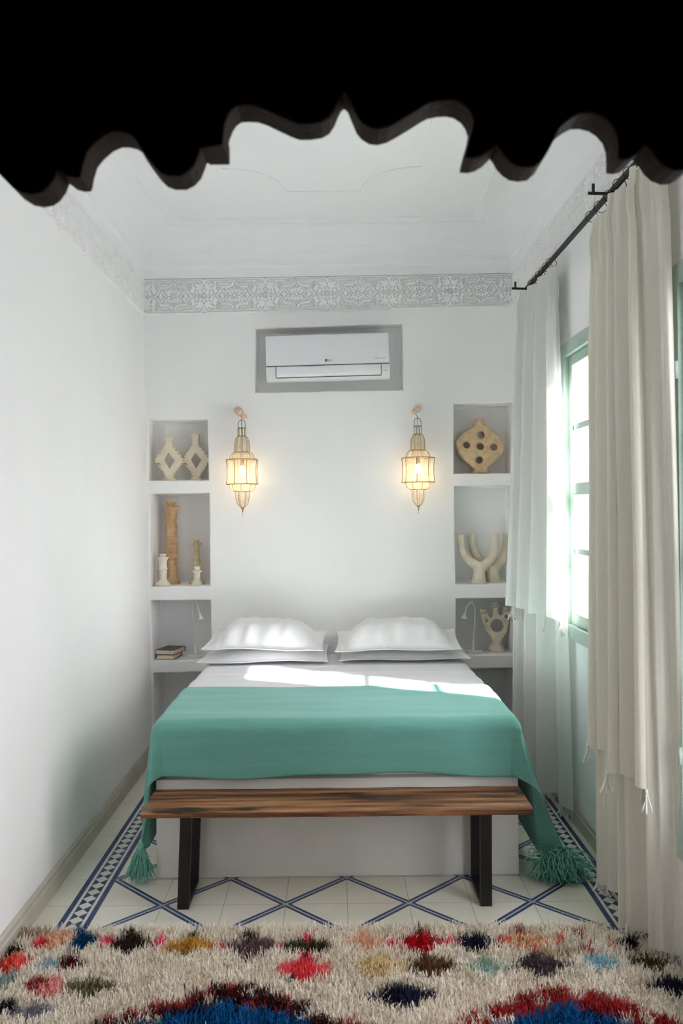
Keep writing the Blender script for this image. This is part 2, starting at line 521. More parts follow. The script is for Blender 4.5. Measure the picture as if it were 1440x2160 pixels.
# back wall with its shelf niches and the air conditioner recess
def px2(x, y): p = P(x, y, YB); return (p.x, p.z)
NICHE = {
    'ac': [(540, 694), (847, 684), (850, 822), (538, 828)],
    'l1': [(313, 886), (437, 885), (440, 1013), (313, 1014)],
    'l2': [(317, 1042), (441, 1040), (443, 1236), (317, 1238)],
    'l3': [(318, 1267), (444, 1266), (446, 1392), (322, 1394)],
    'l4': [(323, 1420), (446, 1417), (448, 1586), (327, 1587)],
    'r1': [(957, 852), (1081, 850), (1079, 998), (957, 999)],
    'r2': [(958, 1026), (1081, 1024), (1081, 1231), (960, 1233)],
    'r3': [(961, 1263), (1083, 1261), (1084, 1380), (962, 1382)],
    'r4': [(962, 1411), (1085, 1409), (1088, 1584), (963, 1585)],
}
NZ = {}
mb = MB()
outer = [(xl(0) - 0.06, -0.01), (xr(0) + 0.06, -0.01), (xr(2.9) + 0.06, 3.6), (xl(2.9) - 0.06, 3.6)]
front_loops = [outer]
for k, q in NICHE.items():
    lp = clean([px2(*c) for c in q], True)
    # subdivide edges and give the plaster a slightly hand-made waviness
    pts = []
    for i in range(4):
        a, c = Vector(lp[i]), Vector(lp[(i + 1) % 4]); nseg = 8
        for j in range(nseg):
            t = a.lerp(c, j / nseg)
            if j: t = t + Vector((noise.noise(Vector((t.x * 9, t.y * 9, 1))), noise.noise(Vector((t.x * 9, t.y * 9, 5))))) * 0.0025
            pts.append((t.x, t.y))
    if k in ('l4', 'r4'): pts = [(x, max(z, 0.004)) for x, z in pts]
    nn = inward(pts)                        # points into the hole
    rad = 0.009; rings = []
    for s_ in range(4):
        t = PI / 2 * s_ / 3
        off = -rad * (1 - math.sin(t)); dep = rad * (1 - math.cos(t))
        rings.append([(x + n_[0] * off, YB + dep, max(z + n_[1] * off, 0.001)) for (x, z), n_ in zip(pts, nn)])
    dp = {'ac': 0.125, 'r1': 0.18, 'r2': 0.18, 'l1': 0.20}.get(k, ND)
    rings.append([(x, YB + dp - 0.012, z) for x, z in pts])
    rings.append([(x + n_[0] * 0.012, YB + dp, z + n_[1] * 0.012) for (x, z), n_ in zip(pts, nn)])
    n = len(pts)
    mb.add([q_ for r in rings for q_ in r], [(r * n + i, r * n + (i + 1) % n, (r + 1) * n + (i + 1) % n, (r + 1) * n + i) for r in range(5) for i in range(n)])
    mb.add(rings[-1], [tuple(range(n))])
    front_loops.append([(q_[0], q_[2]) for q_ in rings[0]])
    zz = sorted(c[1] for c in lp); NZ[k] = (zz[0] + zz[1]) / 2
tris = tessellate_polygon([[Vector((x, z, 0)) for x, z in lp] for lp in front_loops])
mb.add([(x, YB, z) for lp in front_loops for x, z in lp], [tuple(t) for t in tris])
struct(mb.build('wall_back', M['plaster'], recalc=False), 'white plaster end wall with shelf niches on both sides', 'wall')

# side walls (the right one is pierced by two windows)
def wall_grid(mb, xf, ys, zs, holes):
    for i in range(len(ys) - 1):
        for j in range(len(zs) - 1):
            if (i, j) in holes: continue
            a, c, d, e = ys[i], ys[i + 1], zs[j], zs[j + 1]
            mb.add([(xf(d), a, d), (xf(d), c, d), (xf(e), c, e), (xf(e), a, e)], [(0, 1, 2, 3)])
mb = MB(); wall_grid(mb, xl, [YF, YB], [0, 1.2, 3.2], set())
struct(mb.build('wall_left', M['plaster'], recalc=False), 'bare white plaster wall along the left side', 'wall')
W1 = (3.80, 4.45, 0.95, 2.41)               # far window: y0 y1 z0 z1
W2 = (2.12, 2.995, 0.40, 2.41)               # near window behind the drawn curtain
RV = 0.10
SPL = 0.34                                  # the reveals splay outwards
def xo(z): return 1.20 + RV
def spl(y, y0, y1): return y + SPL if y == y1 else y
mb = MB()
wall_grid(mb, xr, [YF, W2[0], W2[1], W1[0], W1[1], YB], [0, W2[2], W1[2], W1[3], W2[3], 3.2],
          {(1, 1), (1, 2), (1, 3), (3, 2)})
for (y0, y1, z0, z1) in (W1, W2):
    for (a, c) in (((y0, z0), (y1, z0)), ((y1, z0), (y1, z1)), ((y1, z1), (y0, z1)), ((y0, z1), (y0, z0))):
        mb.add([(xr(a[1]), a[0], a[1]), (xr(c[1]), c[0], c[1]), (xo(c[1]), spl(c[0], y0, y1), c[1]), (xo(a[1]), spl(a[0], y0, y1), a[1])], [(0, 1, 2, 3)])
struct(mb.build('wall_right', M['plaster'], recalc=False), 'white plaster wall on the right with the windows', 'wall')
# outside of the right wall and an unseen block added to shade the near window
mb = MB()
wall_grid(mb, xo, [0.0, W2[0], W2[1] + SPL, W1[0], W1[1] + SPL, YB + 0.5], [0, W2[2], W1[2], W1[3], W2[3], 3.7],
          {(1, 1), (1, 2), (1, 3), (3, 2)})
mb.box(5.0, 5.3, -2.3, 1.12, 0.0, 6.4)
struct(mb.build('wall_outside_and_sun_block', M['sill'], recalc=False))
# wall with doorway, and the dark corridor behind the camera
mb = MB()
for (x0, x1, z0, z1) in ((-1.30, -0.64, 0, 3.3), (0.64, 1.30, 0, 3.3), (-0.64, 0.64, 2.62, 3.3)):
    mb.box(x0, x1, YF, YF + 0.17, z0, z1)
struct(mb.build('wall_front', M['plaster']))
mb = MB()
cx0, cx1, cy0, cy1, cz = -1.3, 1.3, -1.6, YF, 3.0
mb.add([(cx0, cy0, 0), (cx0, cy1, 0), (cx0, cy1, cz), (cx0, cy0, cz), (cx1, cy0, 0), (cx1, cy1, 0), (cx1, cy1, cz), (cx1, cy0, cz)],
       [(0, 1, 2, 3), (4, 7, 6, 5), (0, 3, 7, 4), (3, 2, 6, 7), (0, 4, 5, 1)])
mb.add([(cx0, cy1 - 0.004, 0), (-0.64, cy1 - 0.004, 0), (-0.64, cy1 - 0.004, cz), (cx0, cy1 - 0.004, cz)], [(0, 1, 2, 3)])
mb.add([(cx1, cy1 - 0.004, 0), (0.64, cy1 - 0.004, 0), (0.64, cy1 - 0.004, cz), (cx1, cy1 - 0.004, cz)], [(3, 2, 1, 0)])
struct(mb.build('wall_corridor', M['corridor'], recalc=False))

# coved ceiling with its stepped fields
ZC = 3.385; DC = 0.21
mb = MB()
prof = [(0.0, 0.0), (0.012, 0.0), (0.016, 0.06), (0.022, 0.075), (0.030, 0.078)]
for i in range(1, 9):
    t = PI / 2 * i / 8
    prof.append((0.030 + (DC - 0.030) * (1 - math.cos(t)) ** 1.0, 0.078 + (ZC - 3.105 - 0.078) * math.sin(t)))
prof += [(DC + 0.001, ZC - 3.105 + 0.007), (DC + 0.085, ZC - 3.105 + 0.007), (DC + 0.086, ZC - 3.105 + 0.013)]
loops = []
for d, dz in prof:
    k_ = min(1, dz / 0.28)
    zL, zR = ZC1L * (1 - k_) + 3.105 * k_ + dz, ZC1R * (1 - k_) + 3.105 * k_ + dz
    xa, xb = -1.2430 + d, 1.1690 - d
    loops.append([(xa, YF + 0.17 + d, zL), (xb, YF + 0.17 + d, zR), (xb, YB - d, zR), (xa, YB - d, zL)])
mb.add([q for l in loops for q in l], [(r * 4 + i, r * 4 + (i + 1) % 4, (r + 1) * 4 + (i + 1) % 4, (r + 1) * 4 + i) for r in range(len(loops) - 1) for i in range(4)])
mb.add(loops[-1], [(0, 1, 2, 3)])
ZT = 3.105 + prof[-1][1]
# raised cartouche moulding
q = [(-0.26, 4.91), (0.155, 4.91)] + [(0.165 + 0.30 * (1 - math.cos(t)), 4.90 - 0.33 * math.sin(t)) for t in [PI / 2 * i / 8 for i in range(0, 9)]]
q += [(0.47, 4.56), (0.47, 3.0), (0.455, 2.66), (0.155, 2.36), (-0.26, 2.36), (-0.57, 2.66), (-0.585, 3.0), (-0.585, 4.57)]
q += [(-0.27 - 0.30 * (1 - math.cos(t)), 4.90 - 0.33 * math.sin(t)) for t in [PI / 2 * i / 8 for i in range(8, -1, -1)]]
for i in range(len(q)):
    a, c = Vector((*q[i], 0)), Vector((*q[(i + 1) % len(q)], 0)); n_ = Vector((-(c - a).y, (c - a).x, 0)).normalized() * 0.006
    mb.hexa([(a + n_).to_tuple()[:2] + (ZT + 0.002,), (c + n_).to_tuple()[:2] + (ZT + 0.002,), (c - n_).to_tuple()[:2] + (ZT + 0.002,), (a - n_).to_tuple()[:2] + (ZT + 0.002,)],
            [(a + n_).to_tuple()[:2] + (ZT - 0.006,), (c + n_).to_tuple()[:2] + (ZT - 0.006,), (c - n_).to_tuple()[:2] + (ZT - 0.006,), (a - n_).to_tuple()[:2] + (ZT - 0.006,)])
struct(mb.build('ceiling', M['ceiling'], recalc=False), 'white coved ceiling with thin raised mouldings', 'ceiling')

# carved stucco band: a real relief, quarter cell mirrored both ways
def seg_d(U, V, pts):
    d = np.full(U.shape, 9.0)
    for (x0, y0), (x1, y1) in zip(pts[:-1], pts[1:]):
        dx, dy = x1 - x0, y1 - y0
        t = np.clip(((U - x0) * dx + (V - y0) * dy) / (dx * dx + dy * dy + 1e-12), 0, 1)
        d = np.minimum(d, np.hypot(U - x0 - t * dx, V - y0 - t * dy))
    return d
CELL = 110.0                                # half period in drawing units (0.2 m)
def relief(U, V):
    """U: metres along, V: -1..1 across the band. Returns groove depth 0..1"""
    u = np.abs(((U / 0.2) + 1) % 2 - 1) * 220.0      # 0 at the large star, 220 at the small rosette
    v = np.abs(V) * 122.0
    g = np.zeros(u.shape)
    def groove(pts, w, dep=1.0):
        nonlocal g
        g = np.maximum(g, dep * np.clip((w - seg_d(u, v, pts)) / 1.6 + 0.5, 0, 1))
    def hole(x, y, r, dep=1.0):
        nonlocal g
        g = np.maximum(g, dep * np.clip((r - np.hypot(u - x, v - y)) / 2.0 + 0.5, 0, 1))
    groove([(0, 119), (220, 119)], 2.0, 0.7)
    groove([(28, 106), (186, 106), (204, 92), (206, 84)], 3.6)
    groove([(30, 90), (128, 90)], 3.2); groove([(152, 90), (180, 90), (186, 80)], 3.2)
    groove([(14, 96), (34, 74), (62, 70), (98, 70), (102, 52), (114, 30)], 3.4)
    groove([(0, 66), (22, 62), (30, 50), (62, 48), (88, 44), (92, 24), (108, 2)], 3.6)
    groove([(114, 30), (128, 14), (140, 8), (156, 26), (160, 44)], 3.0)
    groove([(108, 12), (118, 2)], 3.0); groove([(142, 2), (152, 14)], 3.0)
    groove([(114, 88), (112, 62), (122, 40), (132, 62), (132, 88)], 3.0)
    groove([(122, 80), (122, 56)], 2.0, 0.8)
    groove([(150, 88), (152, 66), (170, 58)], 3.0)
    for x in (44, 56, 68, 80): groove([(x, 98), (x + 8, 84)], 1.8, 0.7)
    for x in (160, 172): groove([(x, 98), (x - 7, 84)], 1.8, 0.7)
    groove([(20, 0), (60, 0)], 3.0, 0.9); groove([(64, 8), (78, 0)], 2.6)
    for k in range(8):
        a = 2 * PI * k / 8 + PI / 8
        hole(14 * math.cos(a), 14 * math.sin(a), 3.6)
        hole(30 * math.cos(a + PI / 8), 28 * math.sin(a + PI / 8), 4.2)
    for x, y in ((20, 42), (40, 36), (62, 30), (52, 18), (76, 16), (44, 10), (0, 46), (70, 38), (10, 54)): hole(x, y, 3.8)
    for x, y in ((0, 92), (9, 108), (0, 78)): hole(x, y, 5)
    for x, y in ((220, 70), (212, 112)): hole(x, y, 4.5)
    for k in range(12):
        a = 2 * PI * k / 12
        groove([(220 + 9 * math.cos(a), 9 * math.sin(a)), (220 + 22 * math.cos(a), 22 * math.sin(a))], 2.4)
    for k in range(8):
        a = 2 * PI * k / 8 + PI / 8
        hole(220 + 40 * math.cos(a), 40 * math.sin(a), 5.0)
        hole(220 + 58 * math.cos(a + PI / 8), 50 * math.sin(a + PI / 8), 4.6)
    hole(192, 0, 7); hole(176, 8, 4)
    return g
def band(name, corner, nu, nv, depth=0.013):
    """corner(s, t, out) -> point; s in metres along the band"""
    L = corner[0]
    us = np.linspace(0, L, nu + 1); vs_ = np.linspace(-1, 1, nv + 1)
    U, V = np.meshgrid(us, vs_)
    G = relief(U + corner[2], V)
    out = 0.018 - G * depth
    out[0, :] = 0; out[-1, :] = 0
    pts = corner[1](U, (V + 1) / 2, out).reshape(-1, 3)
    idx = np.arange((nu + 1) * (nv + 1)).reshape(nv + 1, nu + 1)
    q = np.stack([idx[:-1, :-1], idx[:-1, 1:], idx[1:, 1:], idx[1:, :-1]], -1).reshape(-1, 4)
    me = bpy.data.meshes.new(name)
    me.vertices.add(len(pts)); me.vertices.foreach_set('co', pts.astype(np.float32).ravel())
    me.loops.add(q.size); me.loops.foreach_set('vertex_index', q.ravel().astype(np.int32))
    me.polygons.add(len(q)); me.polygons.foreach_set('loop_start', np.arange(0, q.size, 4, dtype=np.int32))
    me.polygons.foreach_set('loop_total', np.full(len(q), 4, np.int32))
    me.update(calc_edges=True); me.validate(); me.materials.append(M['stucco'])
    o = bpy.data.objects.new(name, me); COL.objects.link(o)
    return struct(o)
XA, XB = -1.2430, 1.1690
def c_back(U, T_, out):
    s = U / (XB - XA); z0 = ZC0L + (ZC0R - ZC0L) * s; z1 = ZC1L + (ZC1R - ZC1L) * s
    return np.stack([XA + U, YB - out, z0 + (z1 - z0) * T_], -1)
def c_left(U, T_, out):
    return np.stack([XA + out, YB - U, ZC0L + (ZC1L - ZC0L) * T_], -1)
def c_right(U, T_, out):
    return np.stack([XB - out, YB - U, ZC0R + (ZC1R - ZC0R) * T_], -1)
# large stars fall at X = -1.03 + 0.4 k
tag(band('trim_1', (XB - XA, c_back, -(P(366, 626, YB).x - XA)), 1500, 120), 'white carved stucco frieze above the end wall', 'frieze')
tag(band('trim_2', (YB - YF - 0.17, c_left, 0.06), 1300, 64), 'white carved stucco frieze along the left wall', 'frieze')
tag(band('trim_3', (YB - YF - 0.17, c_right, 0.06), 1300, 64), 'white carved stucco frieze above the curtain rail', 'frieze')

# skirtings
for nm, xf, sg in (('baseboard_left', xl, 1), ('baseboard_right', xr, -1)):
    mb = MB(); x = xf(0)
    pr = [(0.0, 0.0), (0.020, 0.0), (0.020, 0.062), (0.014, 0.070), (0.014, 0.085), (0.006, 0.092), (0.0, 0.094)]
    n_ = 60
    for i in range(n_ + 1):
        yy = YF + 0.17 + (YB - YF - 0.17) * i / n_
        wv = 0.0025 * noise.noise(Vector((yy * 4, sg, 0)))
        mb.v += [(x + sg * (d + (wv if d > 0 else -0.004)), yy, z + wv) for d, z in pr]
    k_ = len(pr)
    mb.f = [(i * k_ + j, i * k_ + j + 1, (i + 1) * k_ + j + 1, (i + 1) * k_ + j) for i in range(n_) for j in range(k_ - 1)]
    mb.mi = [0] * len(mb.f)
    struct(mb.build(nm, M['skirting'], recalc=True), 'greyish tiled skirting along the %s wall' % nm.split('_')[1], 'skirting')

# windows
def make_window(name, y0, y1, z0, z1, rows, leaves, label):
    x = xr((z0 + z1) / 2)
    t = empty(name, (x, (y0 + y1) / 2, z0), label, 'window'); t['kind'] = 'structure'
    cw = 0.055
    mb = MB()                                # casing lapping the plaster
    for (a, c, d, e) in ((y0 - 0.012, y0 + cw, z0 - 0.012, z1 + 0.012), (y1 - cw, y1 + 0.012, z0 - 0.012, z1 + 0.012),
                         (y0 + cw, y1 - cw, z1 - cw, z1 + 0.012), (y0 + cw, y1 - cw, z0 - 0.012, z0 + cw)):
        mb.box(x - 0.022, x + 0.085, a, c, d, e, 0.003)
    mb.build('window_frame', M['green'], t)
    iy0, iy1, iz0, iz1 = y0 + cw, y1 - cw, z0 + cw, z1 - cw
    lw = (iy1 - iy0) / leaves
    for l in range(leaves):
        a, c = iy0 + l * lw + 0.002, iy0 + (l + 1) * lw - 0.002
        st = 0.050; mb = MB()
        mb.box(x + 0.004, x + 0.046, a, a + st, iz0 + 0.002, iz1 - 0.002, 0.003)
        mb.box(x + 0.004, x + 0.046, c - st, c, iz0 + 0.002, iz1 - 0.002, 0.003)
        hs = []
        zz0, zz1 = iz0 + 0.002, iz1 - 0.002
        mb.box(x + 0.004, x + 0.046, a + st, c - st, zz0, zz0 + 0.060, 0.003)
        mb.box(x + 0.004, x + 0.046, a + st, c - st, zz1 - 0.050, zz1, 0.003)
        gz0, gz1 = zz0 + 0.060, zz1 - 0.050
        edges = [gz0]
        for r in range(1, rows):
            zc = gz0 + (gz1 - gz0) * r / rows
            hw = 0.030 if r == rows // 2 else 0.015
            mb.box(x + (0.004 if hw > 0.02 else 0.012), x + 0.042, a + st, c - st, zc - hw, zc + hw, 0.003)
            edges += [zc - hw, zc + hw]
        edges.append(gz1)
        leaf = mb.build('window_sash', M['green'], t)
        for r in range(rows):
            g = MB(); g.box(x + 0.024, x + 0.028, a + st - 0.004, c - st + 0.004, edges[2 * r] - 0.004, edges[2 * r + 1] + 0.004)
            g.build('pane', M['glass'], leaf)
    for zz in (z0 + 0.35, z1 - 0.35):
        mb = MB(); mb.tube([(x - 0.026, y1 - cw + 0.004, zz - 0.03), (x - 0.026, y1 - cw + 0.004, zz + 0.03)], 0.007, 8)
        mb.build('hinge', M['green'], t, smooth=True)
    pd = bpy.data.lights.new(name + '_daylight', 'AREA'); pd.shape = 'RECTANGLE'; pd.size = z1 - z0; pd.size_y = y1 - y0
    pd.cycles.is_portal = True
    po = bpy.data.objects.new(name + '_daylight', pd); COL.objects.link(po)
    po.location = (x + RV + 0.01, (y0 + y1) / 2, (z0 + z1) / 2)
    po.rotation_euler = (0, PI / 2, 0)       # -Z faces -X, into the room
    return t
make_window('window_1', *W1, 4, 1, 'sage green window with bright panes between the curtains')
make_window('window_2', *W2, 4, 2, 'sage green window at the right edge behind the near curtain')

# ================================================================== DOORWAY VALANCE (carved wood, seen from its dark side)
sil = [(-70, 270), (-30, 310), (0, 359), (30, 398), (55, 424), (75, 436), (95, 440), (115, 436), (130, 425), (142, 408), (148, 390),
       (155, 395), (165, 403), (180, 407), (194, 406), (197, 398), (200, 380), (208, 355), (220, 340), (240, 322), (258, 314), (275, 314), (292, 318),
       (302, 325), (310, 340), (325, 362), (340, 382), (355, 397), (372, 403), (395, 403), (412, 394), (425, 380), (433, 360), (437, 347),
       (481, 339), (482, 320), (484, 300), (492, 280), (500, 268), (510, 261), (525, 260), (545, 261), (565, 268), (590, 280), (615, 292), (632, 298), (655, 298),
       (680, 294), (695, 285), (705, 270), (713, 250), (720, 237), (726, 233), (733, 240), (742, 262), (752, 285), (762, 297), (778, 307), (795, 309), (815, 304),
       (835, 293), (860, 278), (885, 262), (900, 254), (920, 250), (940, 249), (955, 252), (970, 262), (980, 276), (985, 292), (982, 310), (975, 335), (970, 355), (968, 366),
       (985, 368), (1000, 364), (1015, 355), (1025, 345), (1031, 338), (1037, 345), (1045, 360), (1058, 374), (1072, 383), (1090, 386), (1110, 383),
       (1125, 370), (1137, 350), (1148, 328), (1158, 308), (1170, 295), (1185, 284), (1200, 276), (1220, 275), (1240, 280), (1255, 290), (1268, 305), (1275, 325), (1276, 350),
       (1276, 368), (1290, 370), (1303, 367), (1315, 358), (1325, 345), (1333, 340), (1342, 350), (1355, 370), (1370, 384), (1390, 392), (1410, 391),
       (1425, 383), (1440, 365), (1465, 320), (1490, 290)]
YV1 = YF - 0.006
YV0 = YV1 - 0.058
ol = []
for c in sil:
    p = P(c[0], c[1], YV1); ol.append((p.x, p.z))
ol = [(-0.70, ol[0][1])] + ol + [(0.70, ol[-1][1]), (0.70, 2.72), (-0.70, 2.72)]
vt = empty('carved_valance', (0, (YV0 + YV1) / 2, 2.72), 'dark carved wooden valance with a scalloped lower edge across the doorway', 'valance')
mb = MB(); mb.slab(ol, [], YV0, YV1, 0.004, 2)
mb.build('scalloped_board', M['dark_wood'], vt, recalc=False)
mb = MB()
a, c = P(437, 300, YV1), P(482, 339, YV1)
mb.box(a.x, c.x, YV1 - 0.02, YV1 + 0.016, c.z, a.z, 0.002)
mb.build('corner_block', M['dark_wood'], vt)

# ================================================================== AIR CONDITIONER
pc = P(691, 758, YB)
s_ = YB / F
ac = empty('air_conditioner', (pc.x, YB + 0.123, pc.z), 'white wall-mounted air conditioner in the recess near the ceiling', 'air conditioner', roty=-math.radians(1.1))
hw = 0.396; hh = 0.143
def ext(mb, prof, x0, x1, inset=0.0):
    n = len(prof); vs = [(x0, y, z) for y, z in prof] + [(x1, y, z) for y, z in prof]
    mb.add(vs, [(i, (i + 1) % n, n + (i + 1) % n, n + i) for i in range(n)] + [tuple(range(n - 1, -1, -1)), tuple(range(n, 2 * n))])
# local frame: y toward the room is negative
mb = MB()
ext(mb, [(-0.004, hh - 0.02), (-0.004, -hh + 0.025), (-0.12, -hh), (-0.17, -hh + 0.004), (-0.205, -hh + 0.03), (-0.217, -hh + 0.06), (-0.218, -hh + 0.088), (-0.212, -hh + 0.090), (-0.212, hh - 0.004), (-0.15, hh)], -hw, hw)
body = mb.build('body', M['ac_body'], ac, local=True, smooth=35)
mb = MB(); mb.box(-hw, hw, -0.225, -0.209, -hh + 0.093, hh, 0.010)
mb.build('front_panel', M['ac_white'], ac, local=True, smooth=35)
mb = MB()
fl = [(-0.222, -hh + 0.086), (-0.2225, -hh + 0.060), (-0.210, -hh + 0.030), (-0.198, -hh + 0.020), (-0.190, -hh + 0.028), (-0.205, -hh + 0.05), (-0.21, -hh + 0.086)]
ext(mb, fl, -hw + 0.066, hw - 0.058)
mb.build('louver_flap', M['ac_white'], ac, local=True, smooth=50)
mb = MB()
for x in (-hw + 0.0635, hw - 0.0555): mb.tube([(x, y - 0.0012, z) for y, z in fl[:4]], 0.0017, 6)
mb.tube([(-hw + 0.0635, -0.2005, -hh + 0.0185), (hw - 0.0555, -0.2005, -hh + 0.0185)], 0.0022, 6)
mb.tube([(-hw + 0.004, -0.2195, -hh + 0.0905), (hw - 0.004, -0.2195, -hh + 0.0905)], 0.0014, 6)
mb.build('gap_shade_strips', M['ac_dark'], ac, local=True)  # solid dark tubes along the seams stand in for the shade in them
mb = MB()
for i in range(26):
    x = -hw + 0.04 + i * (2 * hw - 0.08) / 25
    mb.box(x - 0.003, x + 0.003, -0.20, -0.03, hh - 0.002, hh + 0.007)
for yy in (-0.19, -0.11, -0.04): mb.box(-hw + 0.03, hw - 0.03, yy - 0.003, yy + 0.003, hh - 0.002, hh + 0.009)
mb.build('intake_grille', M['ac_body'], ac, local=True)
def text(body_, size, loc, mat, name, parent):
    cu = bpy.data.curves.new(name, 'FONT'); cu.body = body_; cu.size = size; cu.extrude = 0.0003; cu.align_x = 'LEFT'
    tmp = bpy.data.objects.new(name, cu)
    COL.objects.link(tmp); bpy.context.view_layer.update()
    me = bpy.data.meshes.new_from_object(tmp.evaluated_get(bpy.context.evaluated_depsgraph_get()))
    bpy.data.objects.remove(tmp)
    me.transform(Matrix.Rotation(PI / 2, 4, 'X')); me.materials.clear(); me.materials.append(mat); me.name = name
    o = bpy.data.objects.new(name, me); COL.objects.link(o); o.parent = parent; o.location = loc
    return o
lz = -hh + 0.119
text('LG', 0.019, (0.002, -0.2256, lz - 0.0068), M['ac_dark'], 'brand_lettering', ac)
mb = MB(); mb.tube([(-0.010, -0.2252, lz), (-0.010, -0.2258, lz)], 0.0092, 24)
mb.build('brand_roundel', M['ac_dark'], ac, local=True)
mb = MB()
mb.tube([(-0.010 + 0.0064 * math.cos(t), -0.2259, lz + 0.0064 * math.sin(t)) for t in [PI * 0.5 + i * 0.29 for i in range(17)]], 0.0006, 4)
mb.box(-0.0112, -0.0098, -0.2262, -0.2258, lz - 0.003, lz + 0.004); mb.box(-0.0112, -0.0070, -0.2262, -0.2258, lz - 0.003, lz - 0.0016)
mb.build('roundel_face', M['ac_body'], ac, local=True)
text('DUAL Inverter', 0.0118, (hw - 0.098, -0.2256, lz + 0.001), M['ac_print'], 'model_lettering', ac)
mb = MB(); mb.ellipsoid((hw - 0.026, -0.2165, -hh + 0.045), 0.004, 0.002, 0.003)
mb.build('indicator', M['ac_print'], ac, local=True)

# ================================================================== LANTERNS
def lantern_parts(t):
    """drop-shaped wire lantern, z = 0 at the top of its hanging loop"""
    NR = 8
    S = 5.5 / F
    def ring(mb, r, z, th=0.0018, k=NR, rot=0.0):
        mb.tube([(r * math.cos(2 * PI * (j + rot) / k), r * math.sin(2 * PI * (j + rot) / k), z) for j in range(k)], th, 5, closed=True)
    def ribs(mb, prof, th=0.0017, k=NR, rot=0.0):
        for j in range(k):
            a = 2 * PI * (j + rot) / k
            mb.tube([(r * math.cos(a), r * math.sin(a), z) for r, z in prof], th, 5)
    Z = lambda y: -(y - 886) * S
    R = lambda h: h * S
    mb = MB()
    mb.tube([(R(7.5) * math.cos(a), 0, Z(893.5) + R(7.5) * math.sin(a)) for a in [PI * i / 10 for i in range(11)]] , 0.0017, 6)
    mb.tube([(R(7.5), 0, Z(893.5)), (R(7.5), 0, Z(903))], 0.0017, 6); mb.tube([(-R(7.5), 0, Z(893.5)), (-R(7.5), 0, Z(903))], 0.0017, 6)
    mb.build('hanging_loop', M['iron'], t, local=True, smooth=True)
    mb = MB()
    ring(mb, R(8.5), Z(903), 0.002, 16); ring(mb, R(8.5), Z(920), 0.002, 16)
    ribs(mb, [(R(8.5), Z(903)), (R(8.5), Z(920))])
    dome1 = [(R(8.5), Z(920)), (R(12.5), Z(924)), (R(15), Z(931)), (R(15.8), Z(940)), (R(16), Z(954))]
    dome2 = [(R(16), Z(954)), (R(20.5), Z(956)), (R(24), Z(960)), (R(26.5), Z(966)), (R(27.5), Z(970))]
    drum = [(R(35), Z(970)), (R(33.5), Z(978)), (R(32.8), Z(990)), (R(32.8), Z(1002)), (R(33.5), Z(1014)), (R(35), Z(1022))]
    bowl = [(R(27.5), Z(1022)), (R(26.5), Z(1029)), (R(23), Z(1034.5)), (R(17), Z(1037))]
    bell = [(R(14.5), Z(1037)), (R(14.2), Z(1050)), (R(12.5), Z(1060)), (R(8.5), Z(1067)), (R(4.2), Z(1071))]
    ribs(mb, dome1); ribs(mb, dome2); ribs(mb, drum, 0.0021, 8, 0.5); ribs(mb, bowl); ribs(mb, bell, k=6)
    ring(mb, R(16), Z(954), 0.0021, 24); ring(mb, R(27.5), Z(970), 0.0018, 24)
    ring(mb, R(35), Z(970), 0.0024, 8, 0.5); ring(mb, R(35), Z(1022), 0.0024, 8, 0.5)
    ring(mb, R(27.5), Z(1022), 0.0018, 24); ring(mb, R(17), Z(1037), 0.0022, 24); ring(mb, R(4.2), Z(1071), 0.002, 12)
    for j in range(8):                       # spokes joining rim and collars
        a0 = 2 * PI * (j + 0.5) / 8; a1 = 2 * PI * j / 8
        for zz in (970, 1022):
            mb.tube([(R(35) * math.cos(a0), R(35) * math.sin(a0), Z(zz)), (R(27.5) * math.cos(a1), R(27.5) * math.sin(a1), Z(zz))], 0.0013, 4)
    mb.build('wire_frame', M['wire'], t, local=True)
    for nm, prof, k, rot in (('upper_dome_shade', dome1, 24, 0), ('shoulder_shade', dome2, 24, 0), ('drum_shade', drum, 8, 0.5), ('bowl_shade', bowl, 24, 0), ('bell_shade', bell, 24, 0)):
        mb = MB(); vs = []
        for r, z in prof:
            for j in range(k):
                a = 2 * PI * (j + rot) / k; vs.append((r * 0.985 * math.cos(a), r * 0.985 * math.sin(a), z))
        mb.add(vs, [(i * k + j, i * k + (j + 1) % k, (i + 1) * k + (j + 1) % k, (i + 1) * k + j) for i in range(len(prof) - 1) for j in range(k)])
        mb.build(nm, M['thread'], t, local=True)
    mb = MB(); mb.tube([(0, 0, Z(889)), (0.002, 0.002, Z(930)), (0, 0, Z(968))], 0.0017, 6)
    mb.build('cord', M['iron'], t, local=True, smooth=True)
    mb = MB(); mb.lathe([(0.003, Z(968)), (0.012, Z(970)), (0.013, Z(982)), (0.010, Z(983))], n=16)
    mb.build('bulb_socket', M['wire'], t, local=True, smooth=40)
    mb = MB(); mb.lathe([(0.0095, Z(983)), (0.012, Z(986)), (0.0185, Z(992)), (0.0195, Z(996)), (0.016, Z(1001)), (0.007, Z(1003)), (0.001, Z(1003.4))], n=20)
    mb.build('bulb', M['bulb'], t, local=True, smooth=True)
    mb = MB(); mb.lathe([(0.0013, Z(1088)), (0.0013, Z(1081)), (0.0042, Z(1080)), (0.0042, Z(1078.5)), (0.002, Z(1078)), (0.006, Z(1075)), (R(4.4), Z(1070.5))], n=16)
    mb.build('finial', M['wire'], t, local=True, smooth=40)
YL = YB - 0.135
pl = P(509.5, 886, YL); prt = P(880.5, 882, YL)
la = empty('wall_lantern', pl, 'lit wire-and-thread lantern on the left, near the diamond candle holders', 'lantern', 'hanging wire lanterns beside the bed')
lantern_parts(la)
lb = la.copy(); COL.objects.link(lb); lb.location = prt; lb.rotation_euler = (0, 0, 0.22)
lb['label'] = 'lit wire-and-thread lantern on the right, near the vase with holes'
